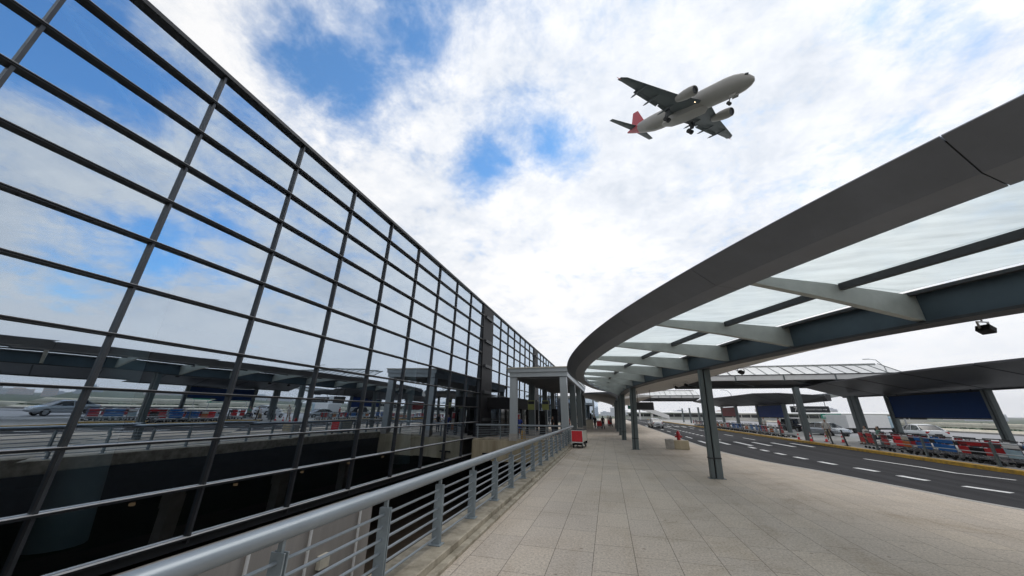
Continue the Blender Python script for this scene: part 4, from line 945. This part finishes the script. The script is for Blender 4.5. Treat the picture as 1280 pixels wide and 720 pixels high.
def person(label, loc, rz, top, legs, pose='stand', hair='short', h=1.70, group=None, bag=None):
    t = thing('person', label, 'person', loc, rz, group)   # faces local +y
    k = h / 1.70
    if pose == 'sit': hip, kneeL, kneeR, ankL, ankR = .50, (-.11, .42, .50), (.11, .42, .50), (-.11, .44, .08), (.12, .46, .08)
    elif pose == 'walk': hip, kneeL, kneeR, ankL, ankR = .90, (-.09, .20, .50), (.09, -.02, .48), (-.09, .30, .08), (.09, -.30, .14)
    else: hip, kneeL, kneeR, ankL, ankR = .92, (-.10, .02, .50), (.10, .03, .50), (-.11, 0, .08), (.12, .02, .08)
    S = lambda p: (p[0] * k, p[1] * k, p[2] * k)
    ln = .04 if pose == 'walk' else (.06 if pose == 'sit' else 0)
    pel = (0, 0, hip); ch = (0, ln, hip + .36); sh = (0, ln, hip + .50); nk = (0, ln + .01, hip + .57); hd = (0, ln + .03, hip + .70)
    if pose == 'sit': eL, wL, eR, wR = (-.24, .12, hip + .22), (-.14, .34, hip + .10), (.24, .12, hip + .22), (.15, .34, hip + .10)
    elif pose == 'walk': eL, wL, eR, wR = (-.24, -.08, hip + .22), (-.23, -.05, hip - .02), (.24, .08, hip + .22), (.22, .26, hip + .06)
    else: eL, wL, eR, wR = (-.25, 0, hip + .22), (-.23, .08, hip - .02), (.25, 0, hip + .22), (.20, .14, hip + .0)
    sL, sR = (-.18, ln, hip + .48), (.18, ln, hip + .48)
    hL = (wL[0], wL[1] + .05, wL[2] - .08); hR = (wR[0], wR[1] + .05, wR[2] - .08)
    toe = lambda a: (a[0], a[1] + .17, a[2] - .045)
    vs = [pel, ch, sh, nk, hd, (0, ln + .02, hip + .79), sL, eL, wL, hL, sR, eR, wR, hR, (-.09, .01, hip - .04), kneeL, ankL, toe(ankL), (.09, .01, hip - .04), kneeR, ankR, toe(ankR)]
    es = [(0, 1), (1, 2), (2, 3), (3, 4), (4, 5), (2, 6), (6, 7), (7, 8), (8, 9), (2, 10), (10, 11), (11, 12), (12, 13), (0, 14), (14, 15), (15, 16), (16, 17), (0, 18), (18, 19), (19, 20), (20, 21)]
    rd = [.12, .12, .08, .05, .088, .06, .052, .042, .032, .035, .052, .042, .032, .035, .085, .056, .042, .035, .085, .056, .042, .035]
    skinned([S(v) for v in vs], es, [r * k for r in rd], 'body', MT['skin'], t)
    vs2 = [pel, ch, sh, sL, eL, sR, eR, (0, 0, hip - .06)]
    skinned([S(v) for v in vs2], [(0, 1), (1, 2), (2, 3), (3, 4), (2, 5), (5, 6), (0, 7)], [r * k for r in (.15, .155, .105, .075, .062, .075, .062, .14)], 'shirt', MT[top], t)
    vs3 = [(0, 0, hip + .02), (-.09, .01, hip - .05), kneeL, (ankL[0], ankL[1], ankL[2] + .03), (.09, .01, hip - .05), kneeR, (ankR[0], ankR[1], ankR[2] + .03)]
    skinned([S(v) for v in vs3], [(0, 1), (1, 2), (2, 3), (0, 4), (4, 5), (5, 6)], [r * k for r in (.135, .105, .075, .06, .105, .075, .06)], 'trousers', MT[legs], t)
    for a in (ankL, ankR):
        skinned([S((a[0], a[1] - .05, a[2] - .02)), S((a[0], a[1] + .08, a[2] - .035)), S((a[0], a[1] + .19, a[2] - .045))], [(0, 1), (1, 2)], [.05 * k, .048 * k, .036 * k], 'shoe', MT['cl_black'], t)
    hv = [(0, ln - .01, hip + .79), (0, ln - .03, hip + .74), (0, ln - .055, hip + (.66 if hair == 'short' else .52))]
    skinned([S(v) for v in hv], [(0, 1), (1, 2)], [.085 * k, .09 * k, .06 * k], 'hair', MT['hair'], t)
    if bag:
        q = MB(); q.box((0, -.20 * k, (hip + .28) * k), (.30, .16, .40)); q.build('backpack', MT[bag], t, bevel=.04)
    return t
person('person in a white top seated at the left behind the near trolleys', (18.75, 33.6, 0), R(100), 'cl_white', 'cl_khaki', 'sit')
person('person in a pale green shirt seated at the right of the seated pair', (18.95, 32.6, 0), R(80), 'cl_green', 'cl_navy', 'sit')
q = MB(); q.bb(-.25, .25, -1.3, 1.3, .38, .43); 
t = thing('bench', 'low grey bench under the seated pair behind the trolleys', 'bench', (18.85, 33.1, 0), R(-5)); q.build('seat', MT['concrete'], t)
for yv in (-1, 1):
    q = MB(); q.bb(-.2, .2, yv - .06, yv + .06, 0, .38); q.build('leg', MT['steel'], t)
person('person in a light top walking in front of the silver car', (18.0, 37.2, 0), R(150), 'cl_white', 'cl_khaki', 'walk', 'long')
person('person in a white shirt standing behind the far row of trolleys', (18.6, 51.5, 0), R(120), 'cl_white', 'cl_navy')
person('person in dark red standing behind the far row near the blue board', (18.2, 46.5, 0), R(60), 'cl_red', 'cl_navy')
person('person in black carrying a bag on the walkway, left of the far red trolley', (-2.0, 54.5, 0), R(170), 'cl_black', 'cl_black', 'walk', bag='cl_black')
person('person in black walking on the walkway, right of the far red trolley', (-.79, 50.2, 0), R(10), 'cl_black', 'cl_black', 'walk', 'long')
person('person in a white top on the walkway by the farthest red trolley', (-.1, 67, 0), R(170), 'cl_white', 'cl_navy')
person('person in dark clothes on the walkway beside the columns', (.3, 60.5, 0), R(20), 'cl_grey', 'cl_black', 'walk')
person('person in a blue jacket standing under the porch beside the coloured display', (-7.55, 30.6, 0), R(200), 'cl_blue', 'cl_navy')
for x, yv, c, l in ((-5.6, 37.5, 'cl_orange', 'person in an orange vest standing among the black pillars'), (-5.05, 33.5, 'cl_black', 'person in black standing right of the notice boards'), (-4.4, 41, 'cl_red', 'person in red in the crowd at the far side of the porch'), (-3.9, 41.5, 'cl_orange', 'person in an orange top in the crowd at the far side of the porch'), (-3.6, 43, 'cl_white', 'person in white in the crowd at the far side of the porch'), (-4.9, 45, 'cl_khaki', 'person in khaki at the far side of the porch')):
    person(l, (x, yv, 0), random.uniform(0, 6), c, 'cl_navy')

# ------------------------------------------------------------------ street lamps, far road, hedge, skyline
def street_lamp(x, y, h, label, arm=1.8, s=1):
    t = thing('street_lamp', label, 'street lamp', (x, y, -.13)); q = MB(); q.tube([(0, 0, 0), (0, 0, h * .8), (-.1, 0, h * .9), (-arm * .5, 0, h), (-arm, 0, h + .12)], [.1, .07, .06, .05, .04], 8); q.build('pole', MT['chrome'], t, smooth=True)
    q = MB(); q.box((-arm - .3, 0, h + .13), (.75, .22, .10)); q.build('lamp_head', MT['chrome'], t, bevel=.02)
street_lamp(38.1, 60, 9.6, 'tall street lamp with curved arm above the glass crossing roof', 1.6)
street_lamp(27.3, 90, 7.3, 'far street lamp above the farther median canopy', 1.4)
street_lamp(62, 66, 4.6, 'short pale lamp pole behind the navy board', .8)
t = thing('parapet_wall', 'pale grey parapet along the far side of the outer road', 'wall', (48, 40, 0)); q = MB(); q.bb(-.15, .15, -65, 120, -1.0, .05); q.build('wall', MT['concrete'], t); q = MB(); q.bb(-.2, .2, -65, 120, .053, .12); q.build('coping', MT['paleconc'], t)
for X, zt, nm in ((64, .0, 'nearer pale concrete elevated highway beyond the green verge'), (125, .15, 'farther pale concrete elevated highway below the skyline')):
    t = thing('elevated_highway', nm, 'highway', (X, 200, 0)); q = MB(); q.bb(-6, 6, -900, 1200, zt - 1.6, zt - .9); q.build('deck', MT['paleconc'], t); q = MB(); q.bb(-6.2, -6.003, -900, 1200, zt - 1.0, zt - .35); q.bb(6.003, 6.2, -900, 1200, zt - 1.0, zt - .35); q.build('barrier', MT['paleconc'], t)
    q = MB()
    for yv in range(-880, 1200, 30): q.bb(-2, 2, yv, yv + 1.5, -5.6, zt - 1.6)
    q.build('pier', MT['concrete'], t)['kind'] = 'stuff'
for x, y, z, l in ((44, 88, 1.5, 'small green road sign left of the white box truck'), (62, 56, 1.2, 'small green road sign behind the right slab pillar')):
    t = thing('road_sign', l, 'road sign', (x, y, -.1), R(-30)); q = MB(); q.bb(-1.6, 1.6, -.05, .05, z, z + 1.0); q.build('board', MT['green'], t); q = MB(); q.bb(-1.3, .7, -.056, -.051, z + .55, z + .68); q.bb(-1.3, .2, -.056, -.051, z + .28, z + .40); q.build('lettering', MT['signwhite'], t)
    q = MB(); q.tube([(-1.2, .08, -5), (-1.2, .08, z + .9)], .07); q.tube([(1.2, .08, -5), (1.2, .08, z + .9)], .07); q.build('pole', MT['chrome'], t)
# bushes on the verge, one leafy mass
q = MB(); rr = random.Random(11)
for k in range(15000):
    X = rr.choice([rr.uniform(52, 57), rr.uniform(74, 115), rr.uniform(74, 115), rr.uniform(140, 230)]); yv = rr.uniform(-40, 330); hh = (4.0 if X < 60 else 3.3 if X < 120 else 3.0) + .5 * sin(yv * .13 + X * .4) * sin(yv * .041) + rr.uniform(0, .6)
    z = -5.5 + rr.random() ** .6 * hh; s = rr.uniform(.35, .9); u = V((rr.gauss(0, 1), rr.gauss(0, 1), rr.gauss(0, 1))).normalized(); v = u.orthogonal().normalized(); w2 = u.cross(v); c = V((X, yv, z))
    q.add([c + v * s, c + w2 * s * .8, c - v * s, c - w2 * s * .8], [(0, 1, 2, 3)])
o = q.build('verge_shrubbery', MT['leaf']); tag(o, 'green verge shrubs between the elevated highways', 'shrubbery', kind='stuff')
# skyline
sky_m = [mat('skyline_pale_%d' % i, c, .8, var=.05) for i, c in enumerate([(.72, .72, .74), (.55, .58, .64), (.75, .62, .56), (.52, .60, .68)])]
for i in range(70):
    a = R(rr.uniform(-8, 86)); d = rr.uniform(1000, 1700); w_ = rr.uniform(18, 55); h_ = rr.uniform(10, 22) * (1.3 if rr.random() < .15 else 1)
    t = thing('tower_block', 'pale hazy apartment block on the far skyline', 'building', (sin(a) * d, cos(a) * d, -5.6), -a, 'buildings on the far skyline')
    q = MB(); q.bb(-w_ / 2, w_ / 2, -8, 8, 0, h_); q.bb(-w_ * .2, w_ * .2, -5, 5, h_, h_ + 3); 
    for j in range(int(h_ / 3.2)): q.bb(-w_ / 2 + 1, w_ / 2 - 1, -8.12, -8.0, 1.2 + j * 3.2, 2.6 + j * 3.2, mi=1)
    q.build('block', [rr.choice(sky_m), sky_m[1]], t)
# distant terminal wings at the end of the road
t = thing('distant_terminal', 'distant low white terminal with a dark window band at the road end', 'terminal', (34, 210, -.2), R(-8))
q = MB(); q.bb(-24, 100, 0, 30, -3, .9); q.bb(-24, 100, 0, 30, 2.3, 2.8); q.build('wall', MT['white'], t); q = MB(); q.bb(-23.5, 99.5, .4, 29, .9, 2.3); q.build('window_band', MT['carglass'], t)
q = MB()
for k in range(31): q.bb(-23.4 + k * 3.9, -23.1 + k * 3.9, .1, .39, .9, 2.3)
q.build('window_frame', MT['white'], t); q = MB(); q.add([(-26, -4, 2.8), (102, -4, 2.8), (102, 32, 3.6), (-26, 32, 3.6), (-26, -4, 3.1), (102, -4, 3.1), (102, 32, 3.9), (-26, 32, 3.9)], [(0, 1, 2, 3), (4, 5, 6, 7), (0, 1, 5, 4), (1, 2, 6, 5), (2, 3, 7, 6), (3, 0, 4, 7)]); q.build('roof', MT['white'], t)
t = thing('footbridge_ramp', 'white sloping footbridge ramp far down the road behind the hanging sign', 'ramp', (18, 150, 0)); q = MB()
q.add([(-7, -1.2, 4.2), (4.5, -1.2, .2), (4.5, 1.2, .2), (-7, 1.2, 4.2), (-7, -1.2, 6.2), (4.5, -1.2, 1.6), (4.5, 1.2, 1.6), (-7, 1.2, 6.2)], [(0, 1, 2, 3), (4, 5, 6, 7), (0, 1, 5, 4), (1, 2, 6, 5), (2, 3, 7, 6), (3, 0, 4, 7)]); q.build('ramp_span', MT['white'], t)
for x in (-6, -1.5, 2.5):
    q = MB(); q.bb(x - .3, x + .3, -.4, .4, -.1, .2 + (4.5 - x) * .34); q.build('ramp_pier', MT['white'], t)
t = thing('glass_pavilion', 'dark glass building with pale posts at the end of the walkway', 'building', (-10, 86, 0))
q = MB(); q.bb(-12, 7, 0, 30, 0, 5.4); q.build('glazing', MT['glass'], t); q = MB(); q.bb(-11.5, 6.6, .5, 29, .05, 5.2); q.build('interior', MT['interior'], t); q = MB(); q.bb(-12.5, 7.6, -1.5, 31, 5.4, 5.9); q.build('roof', MT['rib'], t)
for k in range(9):
    q = MB(); q.bb(-11.8 + k * 2.3, -11.5 + k * 2.3, -1.2, -.9, 0, 5.4); q.build('post', MT['rail'], t)

# ------------------------------------------------------------------ aircraft
A = thing('airliner', 'white twin-engine airliner with red tail and wheels down flying overhead', 'airliner')
A.location = (32.889, 50.263, 57.638); A.rotation_euler = (R(-1.969), R(23.926), R(309.442))
def ring(x, z, r, n=24, sy=1): return [V((x, cos(2 * pi * k / n) * r * sy, z + sin(2 * pi * k / n) * r)) for k in range(n)]
q = MB(); q.loft([ring(x, z, r) for x, z, r in ((-4.0, -.55, .08), (-4.25, -.5, .55), (-4.9, -.38, 1.05), (-6, -.2, 1.55), (-7.5, -.05, 1.86), (-9, 0, 1.98), (-26, 0, 1.98), (-28, .08, 1.9), (-30, .25, 1.68), (-32.3, .48, 1.30))]); q.build('fuselage', MT['planebody'], A, smooth=True)
q = MB(); q.loft([ring(x, z, r) for x, z, r in ((-32.305, .481, 1.299), (-34.5, .66, .88), (-36.4, .78, .45), (-37.27, .82, .2))]); q.build('tail_cone', MT['planered'], A, smooth=True)
q = MB(); q.loft([[V((x, y, z)) for y, z in ((-w_, -1.2), (-w_ * .8, zb), (0, zb - .12), (w_ * .8, zb), (w_, -1.2))] for x, w_, zb in ((-13.2, .7, -1.9), (-14.5, 1.75, -2.22), (-20, 1.85, -2.3), (-23, 1.6, -2.15), (-24.6, .6, -1.85))]); q.build('belly_fairing', MT['planebody'], A, smooth=True)
def foil(pts, name, m, parent=A, vert=False):
    """pts: (x_le, x_te, span, z, thickness)"""
    rings = []
    for xl, xt, s, z, th in pts:
        c = xl - xt; pr = [(xl, 0), (xl - c * .08, th), (xl - c * .4, th * 1.1), (xt, 0.02), (xl - c * .4, -th * .7), (xl - c * .06, -th * .6)]
        rings.append([V((x, dz, s)) if vert else V((x, s, z + dz)) for x, dz in pr])
    q = MB(); q.loft(rings); return q.build(name, m, parent, smooth=True)
for s in (-1, 1):
    foil([(-13.2, -20.6, s * 1.2, -1.15, .42), (-15.4, -20.5, s * 6.2, -.85, .30), (-19.0, -20.9, s * 16.3, .02, .10), (-19.9, -21.1, s * 17.2, .10, .05)], 'wing', MT['planewing'])
    q = MB()
    for y0, y1, x0, x1 in ((1.9, 6.1, -20.2, -20.2), (6.3, 12.6, -20.2, -20.7)):
        q.add([(x0 + .1, s * y0, -1.25 + (y0 - 1.2) * .075), (x1 + .1, s * y1, -1.25 + (y1 - 1.2) * .075), (x1 - .50, s * y1, -1.50 + (y1 - 1.2) * .075), (x0 - .75, s * y0, -1.60 + (y0 - 1.2) * .075),
               (x0 + .1, s * y0, -1.12 + (y0 - 1.2) * .075), (x1 + .1, s * y1, -1.12 + (y1 - 1.2) * .075), (x1 - .50, s * y1, -1.42 + (y1 - 1.2) * .075), (x0 - .75, s * y0, -1.50 + (y0 - 1.2) * .075)], [(0, 1, 2, 3), (4, 5, 6, 7), (0, 1, 5, 4), (1, 2, 6, 5), (2, 3, 7, 6), (3, 0, 4, 7)])
    q.build('flap', MT['planewing'], A)
    for yv in (4.2, 8.6, 12.2):
        q = MB(); zf = -1.45 + (yv - 1.2) * .075; q.tube([(-17.8, s * yv, zf + .15), (-19.3, s * yv, zf - .12), (-21.6, s * yv, zf - .42), (-22.3, s * yv, zf - .5)], [.08, .19, .17, .04], 8); q.build('flap_fairing', MT['planewing'], A, smooth=True)
    q = MB(); q.tube([(-19.8, s * 17.22, -.35), (-20.6, s * 17.26, .15), (-21.3, s * 17.3, .75)], [.03, .09, .03], 6); q.build('wingtip_fence', MT['planered'], A)
    foil([(-32.6, -35.6, s * .5, .75, .15), (-35.3, -36.7, s * 6.96, 1.2, .06)], 'tailplane', MT['planewing'])
    zc_ = -1.35; yc = s * 5.45; prf = [(-11.62, .78), (-11.75, .90), (-12.6, 1.02), (-13.8, 1.0), (-15.2, .78), (-15.9, .62)]
    q = MB(); q.loft([[V((x, yc + cos(2 * pi * k / 20) * r, zc_ + sin(2 * pi * k / 20) * r)) for k in range(20)] for x, r in prf], cap=False); en = q.build('engine', MT['planebody'], A, smooth=True)
    q = MB(); q.tube([(-11.9, yc, zc_), (-11.93, yc, zc_)], .80, 20); q.build('fan', MT['planedark'], en); q = MB(); q.tube([(-15.7, yc, zc_), (-16.4, yc, zc_)], [.48, .2], 14); q.build('exhaust_cone', MT['planedark'], en)
    q = MB(); q.add([(-12.8, yc - .12, -.45), (-12.8, yc + .12, -.45), (-16.8, yc + .12, -.75), (-16.8, yc - .12, -.75), (-13.6, yc - .12, -.4), (-13.6, yc + .12, -.4), (-17.2, yc + .12, -.55), (-17.2, yc - .12, -.55)], [(0, 1, 2, 3), (4, 5, 6, 7), (0, 1, 5, 4), (1, 2, 6, 5), (2, 3, 7, 6), (3, 0, 4, 7)]); q.build('pylon', MT['planewing'], en)
    g = MB(); g.tube([(-19.6, s * 3.6, -1.2), (-19.6, s * 3.6, -3.5)], .17, 8); g.tube([(-19.6, s * 2.2, -1.6), (-19.6, s * 3.6, -2.8)], .09, 6); g.box((-19.6, s * 3.9, -2.2), (1.1, .06, 1.4)); ge = g.build('landing_gear', MT['planedark'], A)
    for dy in (-.42, .42):
        q = MB(); q.tube([(-19.6, s * 3.6 + dy - .2, -3.55), (-19.6, s * 3.6 + dy + .2, -3.55)], .50, 16); q.build('wheel', MT['tyre'], ge)
foil([(-31.2, -36.2, 1.6, 0, .18), (-35.0, -36.9, 5.91, 0, .09)], 'fin', MT['planered'], vert=True)
g = MB(); g.tube([(-8.2, 0, -1.6), (-8.1, 0, -3.3)], .10, 8); g.box((-7.4, .45, -2.2), (1.2, .04, .5)); g.box((-7.4, -.45, -2.2), (1.2, .04, .5)); ge = g.build('nose_gear', MT['planebody'], A)
for dy in (-.24, .24):
    q = MB(); q.tube([(-8.1, dy - .11, -3.35), (-8.1, dy + .11, -3.35)], .33, 14); q.build('wheel', MT['tyre'], ge)
m, nt2, out = newmat('landing_light'); em = N(nt2, 'ShaderNodeEmission', Strength=6.); em.inputs[0].default_value = (1, .75, .45, 1); L(nt2, em.outputs[0], out.inputs[0])
q = MB(); q.tube([(-14.35, -2.15, -1.15), (-14.2, -2.15, -1.2)], [.2, .22], 12); q.build('landing_light', m, A)
for s in (-1, 1):
    q = MB(); q.box((-5.1, s * .78, .45), (.55, .5, .32), rz=s * -.5); q.build('cockpit_window', MT['planedark'], A)

# ------------------------------------------------------------------ air
m, nt3, out = newmat('haze'); pv = N(nt3, 'ShaderNodeVolumePrincipled', Density=.00020, Anisotropy=.2); pv.inputs['Color'].default_value = (.93, .95, 1, 1); L(nt3, pv.outputs[0], out.inputs['Volume'])
b = MB(); b.bb(-2600, 2600, -800, 2600, -7.5, 95); hz_ = b.build('haze', m); hz_['kind'] = 'stuff'; hz_['label'] = 'thin pale summer haze over the whole airport'; hz_['category'] = 'haze'
C.cycles.volume_bounces = 0
